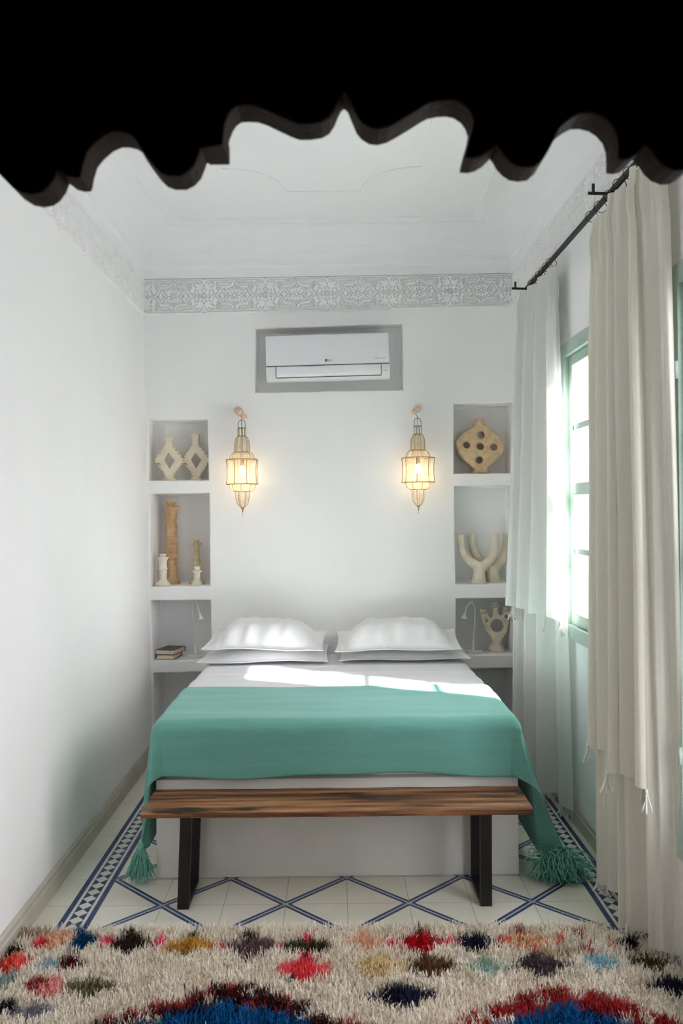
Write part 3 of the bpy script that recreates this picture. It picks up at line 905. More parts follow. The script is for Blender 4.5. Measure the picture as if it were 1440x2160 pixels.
for ch in list(la.children):
    c = ch.copy(); COL.objects.link(c); c.parent = lb
for t in (la, lb):
    ld = bpy.data.lights.new('lantern_bulb', 'POINT'); ld.energy = 0.5; ld.color = (1.0, 0.80, 0.55); ld.shadow_soft_size = 0.02
    lo = bpy.data.objects.new('lantern_bulb', ld); COL.objects.link(lo); lo.parent = t; lo.location = (0, 0, -(1012 - 886) * 5.5 / F)
# the turned wooden wall hooks
def hook(px, py, ax, knob, label, lp):
    p0 = P(px, py, YB)
    t = empty('wall_hook', (p0.x, YB, p0.z), label, 'hook', 'wooden hooks of the lanterns')
    mb = MB()
    a = Vector((p0.x, YB - 0.001, p0.z)); e = Vector((p0.x, YB - 0.02, p0.z))
    mb.tube([a, e], [0.026, 0.024], 20)
    q0 = P(*ax[0], YL + 0.02); q1 = P(*ax[1], YL - 0.004)
    mb.tube([e, e.lerp(q0, 0.5), q0], [0.017, 0.015, 0.020], 16)
    mb.build('peg', M['hook_wood'], t, smooth=40)
    mb = MB()
    d = (q1 - q0)
    mb.tube([q0 - d * 0.15, q0, q0 + d * 0.35, q0 + d * 0.4, q0 + d * 0.6, q0 + d * 0.75, q1], [0.020, knob, knob * 0.95, knob * 0.72, knob * 0.7, knob * 0.85, knob * 0.6], 18)
    mb.build('turned_knob', M['hook_wood'], t, smooth=35)
    mb = MB(); top = Vector((lp.x, YL, lp.z - 0.004)); b_ = q1.lerp(q0, 0.3)
    mb.tube([b_, b_.lerp(top, 0.5) + Vector((0.004, -0.004, 0)), top + Vector((0, 0, 0.004)), top + Vector((-0.004, 0, -0.003)), top + Vector((-0.006, 0, 0.004))], 0.0016, 6)
    mb.build('wire_loop', M['iron'], t, smooth=True)
hook(502, 866, ((502, 866), (518, 884)), 0.026, 'pale turned wooden hook of the left lantern, tilted down to the right', pl)
hook(880, 862, ((881, 861), (870, 872)), 0.022, 'pale turned wooden hook of the right lantern, tilted down to the left', prt)

# ================================================================== CERAMICS IN THE NICHES
def place(py, zsh):
    """depth at which something standing on a shelf of height zsh shows its base at pixel row py"""
    return (H - zsh) * F / D(700, py)[1]
def mapper(ox, oy, sc_, Y):
    def g(x, y):
        p = P(ox + x / sc_, oy + y / sc_, Y); return (p.x, p.z)
    return g
def arc_pts(a, c, n, bulge):
    """n scallops from a to c, bulging to the left of travel"""
    out = []
    for i in range(n):
        for j in range(6):
            t = (i + j / 6) / n; s = math.sin(PI * j / 6) * bulge
            dx, dy = c[0] - a[0], c[1] - a[1]; l = math.hypot(dx, dy)
            out.append((a[0] + dx * t + dy / l * s, a[1] + dy * t - dx / l * s))
    return out
def fit_z(t, zsh):
    """drop a thing so that it stands exactly on its shelf"""
    lo = min((world_of(o) @ v.co).z for o in t for v in o.data.vertices)
    for o in t:
        for v in o.data.vertices: v.co.z += zsh + 0.0005 - lo
def diamond_holder(dx, dy, tall, Y, label):
    g = mapper(300 + dx / 9, 870 + dy / 9, 9, Y)
    o = [(432, 440 - tall), (575, 440 - tall), (578, 500 - tall), (560, 520 - tall * .5), (575, 580), (588, 630)]
    o += arc_pts((592, 640), (775, 895), 4, 26) + arc_pts((775, 895), (640, 1085), 4, 26)
    o += [(632, 1100), (615, 1150), (590, 1200), (600, 1225), (440, 1225), (455, 1200), (425, 1150), (400, 1090)]
    o += arc_pts((395, 1080), (258, 895), 4, 26) + arc_pts((258, 895), (430, 640), 5, 26)
    o += [(440, 600), (450, 520 - tall * .5), (432, 495 - tall)]
    ol = [g(*q) for q in o]
    hole = [g(*q) for q in ((508, 748), (560, 815), (620, 890), (575, 965), (525, 1052), (475, 970), (425, 885), (465, 815))]
    mb = MB(); mb.slab(ol, [hole], Y - 0.026, Y + 0.026, 0.009, 3)
    c = g(510, 1280)
    zb = c[1]; top = g(510, 1205)[1] - zb
    mb.lathe([(0.050, zb), (0.052, zb + 0.006), (0.040, zb + top * .45), (0.027, zb + top), (0.03, zb + top * 1.3)], c[0], Y, 26)
    n0 = g(505, 440 - tall)
    mb.lathe([(0.020, n0[1] - 0.02), (0.028, n0[1] - 0.008), (0.027, n0[1] + 0.004), (0.018, n0[1] + 0.004), (0.016, n0[1] - 0.006)], n0[0], Y, 22)
    ob = mb.build('candle_holder', M['clay_cream'], smooth=40)
    fit_z([ob], NZ['l1']); ob.location = (0, 0, 0)
    return tag(ob, label, 'candle holder', 'scalloped candle holders with a diamond opening')
YD = YB + 0.064
diamond_holder(0, 0, 0, YD, 'cream scalloped candle holder with diamond opening, the one nearer the left wall')
diamond_holder(508, -8, 38, YD + 0.062, 'cream scalloped candle holder with diamond opening, the one nearer the lit lantern')

def lathe_px(name, mat, ox, oy, sc_, cx, rows, zsh, Y, label, cat, group=None, n=30, wob=0.0, seed=0):
    g = mapper(ox, oy, sc_, Y); k = Y / F / sc_
    pr = []
    for r in rows[::-1]:
        q = g(cx, r[0]); pr.append((r[1] * k, q[1], (r[2] if len(r) > 2 else 0) * k))
    c = g(cx, rows[-1][0])
    mb = MB(); mb.lathe(pr, c[0], Y, n, wob, seed)
    ob = mb.build(name, mat, smooth=38)
    fit_z([ob], zsh)
    return tag(ob, label, cat, group)
ROWS_T = [(212, 60), (210, 104), (222, 104), (250, 92), (300, 76), (330, 78), (338, 152), (356, 152), (368, 128), (470, 122), (482, 132), (492, 128), (500, 106), (580, 104), (592, 116), (602, 104),
          (700, 108), (712, 120), (745, 112), (760, 106), (800, 114), (812, 108), (905, 106), (918, 120), (930, 110), (1040, 112), (1055, 130), (1070, 118), (1180, 116), (1195, 130), (1210, 120),
          (1300, 120), (1315, 126), (1345, 106), (1350, 102), (1395, 100), (1412, 112), (1425, 100), (1500, 98), (1515, 110), (1600, 102), (1615, 108), (1640, 96), (1700, 108), (1750, 140), (1785, 158), (1808, 150)]
lathe_px('candlestick', M['clay_rust'], 300, 1030, 9, 566, ROWS_T, NZ['l2'], YB + 0.215, 'tall ringed rust-coloured clay candlestick at the back of its shelf', 'candlestick', 'clay candlesticks in the niches', wob=0.05)
lathe_px('candlestick', M['clay_white'], 300, 1030, 9, 395,
         [(1268, 30), (1262, 68), (1275, 70), (1300, 52), (1318, 55), (1326, 116), (1340, 112), (1365, 92), (1410, 76), (1520, 74), (1535, 92), (1550, 92), (1565, 78), (1640, 72), (1750, 70), (1775, 90), (1815, 130), (1845, 142), (1862, 138)],
         NZ['l2'], YB + 0.070, 'short stocky cream candlestick in front of the tall rust-coloured one', 'candlestick', 'clay candlesticks in the niches', wob=0.03, seed=3)
lathe_px('candlestick', M['clay_sand'], 300, 1030, 9, 1035,
         [(982, 34), (975, 62), (985, 62), (1005, 46), (1030, 46), (1038, 108), (1052, 104), (1075, 66), (1100, 54), (1200, 54), (1330, 62), (1350, 68), (1366, 72), (1385, 64), (1500, 64), (1650, 66), (1720, 90), (1770, 140), (1790, 150), (1800, 148)],
         NZ['l2'], YB + 0.215, 'slim beige candlestick standing behind the smallest one', 'candlestick', 'clay candlesticks in the niches', wob=0.03, seed=5)
lathe_px('candlestick', M['clay_white'], 300, 1030, 9, 1040,
         [(1505, 34), (1498, 70), (1510, 70), (1545, 56), (1570, 58), (1580, 102), (1592, 98), (1620, 62), (1680, 60), (1760, 64), (1800, 90), (1840, 108), (1858, 106)],
         NZ['l2'], YB + 0.070, 'smallest pale candlestick, in front of the slim beige one', 'candlestick', 'clay candlesticks in the niches', wob=0.03, seed=8)

# round vase with five holes
YD = YB + 0.09
g = mapper(940, 840, 9.6, YD)
o = smooth_closed([(590, 432), (680, 426), (760, 434), (757, 500), (785, 562), (860, 615), (950, 682), (1080, 805), (1160, 930), (1182, 1012), (1150, 1090), (1050, 1222), (900, 1352), (822, 1432), (835, 1480), (862, 1530),
                   (690, 1534), (518, 1530), (560, 1470), (545, 1430), (490, 1378), (380, 1292), (258, 1150), (200, 1000), (192, 905), (250, 800), (400, 680), (530, 600), (590, 545), (602, 500)], 120)
hl = [[g(cx + 71 * math.cos(2 * PI * i / 24), cy + 68 * math.sin(2 * PI * i / 24)) for i in range(24)] for cx, cy in ((700, 757), (410, 963), (683, 993), (957, 1007), (665, 1265))]
mb = MB(); mb.slab([g(*q) for q in o], hl, YD - 0.045, YD + 0.045, 0.016, 4)
ob = mb.build('pierced_vase', M['clay_tan'], smooth=40); fit_z([ob], NZ['r1'])
tag(ob, 'round flat tan clay vase pierced by five holes', 'vase')

# forked two-arm candle holders
def forked(name, lp, rp, stem, Y, zsh, label, ox=940, oy=1100, cupw=0.031):
    def pt(q, dy=0.0):
        v = P(ox + q[0] / 9, oy + q[1] / 9, Y + dy); return v
    k = Y / F / 9
    mb = MB()
    mb.tube([pt(q) for q in stem[0]], [r * k for r in stem[1]], 22)
    for pts, rs in (lp, rp):
        sm = catmull([tuple(pt(q)) + (r * k,) for q, r in zip(pts, rs)], 26)
        mb.tube([q[:3] for q in sm], [q[3] for q in sm], 20)
        e = sm[-1]
        mb.lathe([(e[3] * 0.98, e[2] - 0.012), (e[3] * 1.22, e[2] + 0.001), (e[3] * 1.24, e[2] + 0.006), (e[3] * 0.9, e[2] + 0.005), (e[3] * 0.7, e[2] - 0.006)], e[0], e[1], 22)
    ob = mb.build(name, M['clay_cream'], smooth=50)
    fit_z([ob], zsh)
    return tag(ob, label, 'candle holder', 'forked two-armed candle holders')
forked('forked_candle_holder', ([(640, 900), (540, 830), (400, 720), (310, 560), (285, 420), (272, 285)], [110, 90, 76, 66, 62, 62]),
       ([(640, 900), (760, 830), (880, 700), (928, 520), (938, 380), (945, 255)], [110, 90, 74, 62, 58, 62]),
       ([(628, 1192), (628, 1170), (630, 1080), (636, 980), (640, 880), (645, 800)], [150, 146, 118, 108, 122, 100]), YB + 0.060, NZ['r2'],
       'cream forked two-armed candle holder standing in front of its twin')
forked('forked_candle_holder', ([(880, 930), (760, 860), (610, 720), (525, 560), (500, 400), (492, 262)], [95, 86, 72, 62, 58, 60]),
       ([(890, 940), (985, 850), (1090, 720), (1138, 560), (1152, 400), (1160, 252)], [95, 84, 70, 60, 58, 58]),
       ([(902, 1162), (902, 1140), (892, 1060), (885, 960), (885, 880), (885, 840)], [132, 130, 120, 108, 106, 90]), YB + 0.126, NZ['r2'],
       'cream forked two-armed candle holder behind the other, half hidden by the curtain')

# three-armed candle holder with a ring body
YD = YB + 0.15
g = mapper(940, 1240, 9, YD); k = YD / F / 9
o = [(655, 470), (664, 600), (690, 650), (728, 690), (738, 790), (790, 850), (850, 930), (868, 990), (860, 1040), (1045, 1040), (1040, 1000), (1062, 950), (1120, 870), (1166, 790), (1178, 690), (1200, 600), (1222, 430),
     (1085, 430), (1075, 470), (1052, 502), (1020, 505), (992, 470), (980, 400), (985, 345), (885, 345), (892, 420), (888, 485), (865, 535), (835, 545), (800, 512), (788, 470)]
hl = [[g(cx + r * math.cos(2 * PI * i / 28), cy + r * math.sin(2 * PI * i / 28)) for i in range(28)] for cx, cy, r in ((960, 698, 124), (757, 585, 30), (1135, 525, 33))]
mb = MB(); mb.slab([g(*q) for q in o], hl, YD - 0.032, YD + 0.032, 0.012, 4)
for cx, cy, cw_, pw in ((708, 462, 64, 92), (912, 330, 62, 98), (1140, 420, 62, 84)):
    c = g(cx, cy)
    mb.lathe([(55 * k, c[1] - 0.016), (66 * k, c[1] - 0.008), (pw * k, c[1] - 0.002), (pw * k, c[1] + 0.002), (cw_ * k, c[1] + 0.003), (cw_ * 0.96 * k, c[1] + 0.022), (cw_ * 1.04 * k, c[1] + 0.026), (cw_ * 0.75 * k, c[1] + 0.026), (cw_ * .6 * k, c[1] + 0.01)], c[0], YD, 24)
c = g(955, 1182)
mb.lathe([(150 * k, c[1]), (160 * k, c[1] + 0.008), (145 * k, c[1] + 0.024), (100 * k, c[1] + 0.048), (92 * k, c[1] + 0.060), (100 * k, c[1] + 0.075)], c[0], YD, 28)
ob = mb.build('branched_candle_holder', M['clay_cream'], smooth=40); fit_z([ob], NZ['r3'])
tag(ob, 'cream three-armed clay candle holder with a round opening in its body', 'candle holder')

# ================================================================== READING LAMPS
def reading_lamp(base_px, Y, zsh, neck_px, head_px, cone_top, label, depth):
    bx = P(base_px[0], base_px[1], Y).x
    t = empty('reading_lamp', (bx, Y, zsh), label, 'lamp', 'white gooseneck reading lamps on the bedside shelves')
    mb = MB(); mb.lathe([(0.052, zsh + 0.0005), (0.054, zsh + 0.004), (0.054, zsh + 0.012), (0.050, zsh + 0.016), (0.02, zsh + 0.018), (0.001, zsh + 0.018)], bx, Y, 36)
    mb.build('base', M['lamp_white'], t, smooth=40)
    zt = P(*cone_top, Y).z
    mb = MB(); mb.lathe([(0.013, zsh + 0.016), (0.010, zsh + 0.03), (0.006, zt), (0.003, zt + 0.002)], bx, Y, 18)
    mb.build('stem', M['lamp_white'], t, smooth=40)
    pts = [Vector((bx, Y, zt - 0.004))]
    for i, q in enumerate(neck_px): pts.append(P(q[0], q[1], Y + depth * (i + 1) / len(neck_px)))
    sm = catmull([tuple(q) for q in pts], 40)
    mb = MB(); mb.tube(sm, 0.0035, 10)
    mb.build('gooseneck', M['lamp_white'], t, smooth=True)
    a = Vector(sm[-1]); d = (P(*head_px, Y + depth * 1.05) - a).normalized()
    mb = MB()
    mb.tube([a - d * 0.004, a + d * 0.014, a + d * 0.016, a + d * 0.024, a + d * 0.030, a + d * 0.042, a + d * 0.048, a + d * 0.046], [0.006, 0.007, 0.0105, 0.009, 0.012, 0.019, 0.0185, 0.013], 18)
    hd = mb.build('lamp_head', M['lamp_white'], t, smooth=40)
    mb = MB(); mb.tube([a + d * 0.0462, a + d * 0.0475], 0.0125, 16)
    mb.build('lens', M['ac_dark'], hd)
    return t
reading_lamp((413, 1384), YB + 0.135, NZ['l3'], ((411, 1330), (406, 1290), (407, 1273), (412, 1268), (417, 1280), (420, 1292)), (424, 1305), (415, 1360), 'white gooseneck reading lamp on the left shelf, beside the books', -0.09)
reading_lamp((998, 1375), YB + 0.085, NZ['r3'], ((1001, 1310), (1001, 1283), (995, 1271), (987, 1276), (981, 1290)), (977, 1313), (998, 1351), 'white gooseneck reading lamp on the right shelf, beside the three-armed candle holder', -0.03)

# ================================================================== BOOKS
zb = NZ['l3'] + 0.0005
def book(x, y, z, w_, d_, h_, rot, label):
    t = empty('book', (x, y, z), label, 'book', 'books on the bedside shelf', rotz=rot)
    mb = MB(); mb.box(-w_ / 2 + 0.003, w_ / 2 - 0.003, -d_ / 2, d_ / 2, 0.0018, h_ - 0.0018, 0.0012)
    mb.build('pages', M['paper'], t, local=True)
    mb = MB()
    mb.box(-w_ / 2, w_ / 2, -d_ / 2 - 0.001, d_ / 2 + 0.003, 0, 0.0016); mb.box(-w_ / 2, w_ / 2, -d_ / 2 - 0.001, d_ / 2 + 0.003, h_ - 0.0016, h_)
    mb.box(-w_ / 2, w_ / 2, d_ / 2 + 0.001, d_ / 2 + 0.003, 0.0016, h_ - 0.0016)
    mb.build('cover', M['book_dark'], t, local=True)
pb = P(355, 1388, YB + 0.11)
book(pb.x + 0.004, YB + 0.125, zb, 0.118, 0.175, 0.030, -0.10, 'paperback at the bottom of the small stack of books')
book(pb.x + 0.010, YB + 0.130, zb + 0.0305, 0.128, 0.185, 0.030, -0.26, 'dark-covered paperback lying on top of the other book')

# ================================================================== BED
BX0, BX1, BYF = -0.795, 0.780, 3.765
ZB, ZM = 0.432, 0.655
mb = MB()
def rb(x0, x1, y0, y1, z0, z1, r):
    mb.box(x0, x1, y0, y1, z0, z1, r)
rb(BX0, BX1, BYF, YB - 0.004, 0.002, ZB, 0.012)
ob = mb.build('bed_platform', M['bed_plaster'], smooth=40)
tag(ob, 'white plastered masonry bed base standing on the tiled floor', 'bed base')
mb = MB(); mb.box(BX0 + 0.006, BX1 - 0.006, BYF + 0.006, YB - 0.012, ZB + 0.001, ZM, 0.035)
tag(mb.build('mattress', M['linen'], smooth=50), 'thick white mattress on the plastered bed base', 'mattress')

def bed_cover(s_, zt, r, x0, x1):
    """cross-bed arclength s_ measured from the middle -> x, z offsets (rounds over both sides)"""
    xm, hw_ = (x0 + x1) / 2, (x1 - x0) / 2
    a = abs(s_); sg = 1 if s_ > 0 else -1
    fl = hw_ - r; arc = r * PI / 2
    if a <= fl: return xm + s_, zt
    if a <= fl + arc:
        t = (a - fl) / r
        return xm + sg * (fl + r * math.sin(t)), zt - r * (1 - math.cos(t))
    return xm + sg * hw_, zt - r - (a - fl - arc)
# top sheet
def sheet(u, v):
    s_ = (u - 0.5) * 2 * 1.00
    y = 4.32 + (5.56 - 4.32) * v
    x, z = bed_cover(s_, ZM + 0.012, 0.05, BX0 - 0.006, BX1 + 0.006)
    top = max(0, 1 - abs(s_) / 0.78)
    n_ = noise.noise(Vector((x * 1.6, y * 7, 3))) * 0.006 + noise.noise(Vector((x * 5, y * 12, 9))) * 0.0025
    # one soft fold running across the bed
    n_ += 0.007 * math.exp(-((y - 4.93 - 0.02 * math.sin(x * 5)) / 0.025) ** 2) + 0.010 * math.exp(-((y - 5.14 - 0.01 * math.sin(x * 9)) / 0.018) ** 2)
    if y > 5.0: n_ *= 0.5
    kf = max(0.0, min(1.0, (y - 4.50) / 0.12))
    if abs(s_) < 0.75: z += n_ * kf
    else: x += kf * (0.010 + 0.012 * noise.noise(Vector((y * 6, z * 2, 4)))) * (1 if s_ > 0 else -1)
    return (x, y, z)
mb = MB(); mb.grid(sheet, 90, 90)
o = mb.build('bed_sheet', M['linen'], smooth=True)
tag(o, 'white cotton bed sheet spread over the mattress, sunlit on the right', 'sheet')

# pillows
def pillow(corners, th, label, seed, sag=0.0):
    """corners: front-left, front-right, back-right, back-left of the flanged case"""
    c = [Vector(q) for q in corners]
    ctr = sum(c, Vector()) / 4
    mb = MB(); n_ = 44
    def base(u, v):
        return (c[0] * (1 - u) + c[1] * u) * (1 - v) + (c[3] * (1 - u) + c[2] * u) * v
    for side in (1, -1):
        def fn(i, j):
            u, v = i, j
            a, b_ = 2 * u - 1, 2 * v - 1
            # sides draw in between the corners
            pu = 0.5 + 0.5 * a * (1 - 0.035 * (1 - b_ * b_)); pv = 0.5 + 0.5 * b_ * (1 - 0.05 * (1 - a * a))
            q = base(pu, pv)
            fa = max(0, 1 - abs(a) / 0.88); fb = max(0, 1 - abs(b_) / 0.86)
            h = (1 - (1 - min(fa * 1.7, 1)) ** 2.2) * (1 - (1 - min(fb * 1.35, 1)) ** 2.0)
            w_ = 0.010 * noise.noise(Vector((q.x * 13 + seed, q.y * 5, seed))) * (0.3 + h) + 0.006 * noise.noise(Vector((q.x * 34, q.y * 9 + seed, 1.5)))
            w_ *= min(1.0, th / 0.13)
            # pinched creases along the front seam
            cr = 0.10 * th * math.sin(a * 19 + 3 * noise.noise(Vector((a * 2, seed, 0)))) * max(0, 1 - abs(b_ + 0.62) / 0.35) * (1 - abs(a)) * 1.4
            edge = 0.004 * math.sin(u * 9 + seed) * (1 - h)
            up = th * h * (0.80 if side > 0 else 0.15)
            z = q.z + side * (up + 0.0022) + (w_ + cr * (h > 0.02)) * (1 if side > 0 else 0.2) + edge
            return (q.x, q.y, z)
        mb.grid(fn, n_, n_)
    # close the rim
    N1 = n_ + 1; off = N1 * N1
    rim = [i for i in range(N1)] + [j * N1 + n_ for j in range(1, N1)] + [n_ * N1 + i for i in range(n_ - 1, -1, -1)] + [j * N1 for j in range(n_ - 1, 0, -1)]
    for k_ in range(len(rim)):
        a, b_ = rim[k_], rim[(k_ + 1) % len(rim)]
        mb.f.append((a, b_, b_ + off, a + off)); mb.mi.append(0)
    o = mb.build('pillow', M['linen'], smooth=60)
    return tag(o, label, 'pillow', 'white pillows at the head of the bed')
zt = ZM + 0.017
pillow([(-0.845, 5.17, zt + .012), (-0.055, 5.17, zt + .022), (-0.05, 5.56, zt + .060), (-0.79, 5.56, zt + .050)], 0.036, 'lower white pillow of the left pair, mostly hidden', 2.0)
pillow([(0.01, 5.19, zt + .018), (0.80, 5.19, zt + .018), (0.76, 5.56, zt + .060), (0.02, 5.56, zt + .050)], 0.034, 'lower white pillow of the right pair, mostly hidden', 6.0)
def pp_(x, y, Y): return tuple(P(x, y, Y))
pillow([pp_(423, 1369, 5.16), pp_(681, 1373, 5.14), pp_(690, 1333, 5.57), pp_(458, 1326, 5.57)], 0.150, 'upper white pillow of the left pair, creased along its front', 11.0)
pillow([pp_(706, 1374, 5.14), pp_(975, 1370, 5.16), pp_(958, 1328, 5.57), pp_(711, 1331, 5.57)], 0.150, 'upper white pillow of the right pair, smooth and pointed at the corners', 17.0)

# ------------------------------------------------------------------ teal throw
ZT_ = ZM + 0.027
def throw_pt(s_, q, lift=0.0):
    """s_: cross-bed arclength from the bed's middle; q: arclength from the foot edge toward the head (negative = hanging at the foot)"""
    xm, hw_ = (BX0 + BX1) / 2, (BX1 - BX0) / 2 + 0.020
    r = 0.055
    a = max(0.0, abs(s_) - (hw_ - r)); b_ = max(0.0, -q); sg = 1 if s_ > 0 else -1
    yf = BYF - 0.020 + r
    def over(d):                             # distance past the rounding's start -> outward, drop
        if d <= r * PI / 2: return r * math.sin(d / r), r * (1 - math.cos(d / r))
        return r, r + d - r * PI / 2
    x = xm + sg * min(abs(s_), hw_ - r); y = yf + max(q, 0.0)
    rho = math.hypot(a, b_); z = ZT_
    if rho > 0:
        o_, d_ = over(rho); ca, cb_ = a / rho, b_ / rho
        ang = math.atan2(b_, a)
        crn = math.sin(2 * ang) ** 2 if a > 0 and b_ > 0 else 0.0
        dn = max(0, d_ - r)
        if sg < 0:
            o_side = o_ + dn * (0.03 + 0.13 * crn)
            o_frnt = o_ + dn * (0.05 + 0.10 * crn)
        else:
            o_side = o_ + dn * (0.07 + 0.43 * (1 if a > 0 and b_ > 0 else 0.35) * min(1, 0.25 + b_ * 2.2))
            o_frnt = o_ + dn * (0.05 + 0.06 * crn)
        x += sg * o_side * ca; y -= o_frnt * cb_
        z -= d_
        # soft vertical folds near the corners
        fold = 0.016 * math.sin(ang * 7 + (1.3 if sg > 0 else 0.2)) * min(1, dn * 4) * (1 if a > 0 else 0)
        x += sg * fold; y -= fold * 0.8
    return x, y, z
def throw(u, v):
    SL, SR_ = -1.335, 1.385
    s_ = SL + (SR_ - SL) * u
    skew = 0.03 * math.sin(u * 5)
    back = 0.665 + 0.012 * math.sin(u * 11) - 0.10 * max(0, u - 0.72) - 0.05 * max(0, 0.25 - u)
    frontq = -0.262 + 0.010 * math.sin(u * 14) + 0.004 * math.sin(u * 33) - 0.03 * max(0, u - 0.66)
    q = frontq + (back - frontq) * v
    x, y, z = throw_pt(s_, q)
    n1 = noise.noise(Vector((x * 2.2, y * 9, z * 3 + 4)))
    n2 = noise.noise(Vector((x * 4, y * 4, z * 5 + 9)))
    if z > ZT_ - 0.02: z += 0.004 + 0.0045 * n1 + 0.002 * n2
    else:
        y -= 0.004 + 0.008 * n2 + 0.004 * n1 - (0 if abs(s_) > 0.7 else 0)
    z = max(z, 0.012 + 0.004 * n2)
    if z < ZM - 0.02:                        # cloth hangs clear of the bed base
        if y > BYF - 0.010 and x < 0: x = min(x, BX0 - 0.012)
        if y > BYF - 0.010 and x > 0: x = max(x, BX1 + 0.012)
        if z < ZB + 0.02 and -0.78 < x < 0.785: y = min(y, BYF - 0.012)
    return (x, y, z)
o_t = empty('throw_blanket', (0, 4.0, ZT_), 'teal woven throw with large tassels spread across the foot of the bed', 'throw')
mb = MB(); mb.grid(throw, 210, 110)
cl = mb.build('cloth', M['teal'], o_t, smooth=True)
md = cl.modifiers.new('thickness', 'SOLIDIFY'); md.thickness = 0.005; md.offset = 0

def strand(mb, pts, r, n=4):
    mb.tube(pts, [r] * (len(pts) - 1) + [r * 0.6], n, cap=False)
def tassel_bunch(name, top, n, length, spread, r, mat, parent, dirv=Vector((0, 0, -1)), floor_z=0.006, label=None, seed=1):
    rnd = random.Random(seed); mb = MB(); top = Vector(top)
    mb.tube([top + Vector((0, 0, 0.02)), top, top - Vector((0, 0, 0.014))], [0.012, 0.017, 0.015], 10)
    for i in range(n):
        a = rnd.uniform(0, 2 * PI); rr = math.sqrt(rnd.random()) * 0.016
        L = length * rnd.uniform(0.7, 1.05); sp = spread * rnd.uniform(0.2, 1.0)
        p = top + Vector((math.cos(a) * rr, math.sin(a) * rr, -0.004)); pts = [p.copy()]
        d = (dirv * 1.0 + Vector((math.cos(a) * sp, math.sin(a) * sp, rnd.uniform(-.1, .25)))).normalized()
        k_ = 6
        for j in range(k_):
            p = p + d * (L / k_)
            d = (d + Vector((rnd.uniform(-.22, .22), rnd.uniform(-.22, .22), rnd.uniform(-.35, 0.02)))).normalized()
            if p.z < floor_z + r:
                p.z = floor_z + r + rnd.random() * 0.012; d.z = abs(d.z) * 0.2; d = (d + Vector((math.cos(a), math.sin(a), 0)) * 0.5).normalized()
            pts.append(p.copy())
        strand(mb, pts, r)
    o = mb.build(name, mat, parent, smooth=True, recalc=False)
    if label: o['label'] = label
    return o
e = throw(0.0, 0.0); tassel_bunch('tassel', (e[0] + 0.005, e[1] - 0.012, 0.148), 190, 0.135, 0.5, 0.0021, M['teal_yarn'], o_t, seed=4)
# fringe bundle where the right corner touches the floor
e0 = Vector(throw(1.0, 0.0)); e1 = Vector(throw(1.0, 0.14)); e2 = Vector(throw(0.955, 0.0))
rnd = random.Random(21); mb = MB()
for i in range(430):
    t = rnd.random(); q = (e2.lerp(e0, t * 2) if t < 0.5 else e0.lerp(e1, (t - 0.5) * 1.6))
    p = Vector((q.x + rnd.uniform(-.115, .005), q.y + rnd.uniform(-.015, .02), max(0.02, min(q.z, 0.10)) + rnd.uniform(-.01, .012)))
    a = rnd.uniform(-2.7, -0.5); d = Vector((math.cos(a) * 0.8, math.sin(a) * 0.8, rnd.uniform(-.3, .6))).normalized()
    L = rnd.uniform(0.09, 0.16); pts = [p.copy()]
    for j in range(6):
        p = p + d * (L / 6); d = (d + Vector((rnd.uniform(-.25, .25), rnd.uniform(-.25, .25), rnd.uniform(-.45, 0.0)))).normalized()
        if p.z < 0.006: p.z = 0.006 + rnd.random() * 0.014; d.z = 0.05
        pts.append(p.copy())
    strand(mb, pts, 0.0021)
o = mb.build('tassel', M['teal_yarn'], o_t, smooth=True, recalc=False)

# ================================================================== BENCH
bt = empty('bench', (0.004, 3.61, 0.0), 'rough brown plank bench on black metal legs at the foot of the bed', 'bench')
zt0, zt1 = 0.371, 0.395
xl0, xr0 = P(296, 1711, 3.462).x, P(1124.5, 1712, 3.462).x
mb = MB(); n_ = 60
def plank(u, v):
    # rectangle walked around: slightly wavy sawn edges
    x = xl0 + (xr0 - xl0) * u
    pr = [(3.462, zt0), (3.461, zt0 + 0.004), (3.461, zt1 - 0.004), (3.464, zt1), (3.61, zt1 + 0.0), (3.744, zt1), (3.747, zt1 - 0.004), (3.747, zt0), (3.61, zt0), (3.462, zt0)]
    y, z = pr[round(v * 9)]
    wv = 0.0025 * noise.noise(Vector((x * 6, y, 1))) + 0.001 * noise.noise(Vector((x * 30, y * 5, 2)))
    return (x, y + wv, z + wv * 0.7)
mb.grid(plank, n_, 9)
for i in (0, n_):
    mb.f.append(tuple(i + j * (n_ + 1) for j in range(9))); mb.mi.append(0)
mb.build('bench_top', M['bench'], bt)
def leg(cx_top, cx_bot, name):
    mb = MB(); w_ = 0.046; th = 0.012; ya, yb = 3.475, 3.735
    zt_ = zt0 - 0.001
    def bar(p, q, dw, dy, axis):
        pass
    def sq(x, y0, y1, z): return [(x - w_ / 2, y0, z), (x + w_ / 2, y0, z), (x + w_ / 2, y1, z), (x - w_ / 2, y1, z)]
    X = lambda z: cx_bot + (cx_top - cx_bot) * z / zt_
    mb.hexa(sq(X(0.001), ya, ya + 0.020, 0.001), sq(X(zt_), ya, ya + 0.020, zt_))
    mb.hexa(sq(X(0.001), yb - 0.020, yb, 0.001), sq(X(zt_), yb - 0.020, yb, zt_))
    mb.hexa(sq(X(0.001), ya + 0.020, yb - 0.020, 0.001), sq(X(0.018), ya + 0.020, yb - 0.020, 0.018))
    mb.hexa(sq(X(zt_ - 0.012), ya + 0.020, yb - 0.020, zt_ - 0.012), sq(X(zt_), ya + 0.020, yb - 0.020, zt_))
    mb.build(name, M['black_metal'], bt)
leg(P(392, 1726, 3.475).x, P(385.5, 1918, 3.475).x, 'leg')
leg(P(1025, 1726, 3.475).x, P(1025.5, 1918, 3.475).x, 'leg')

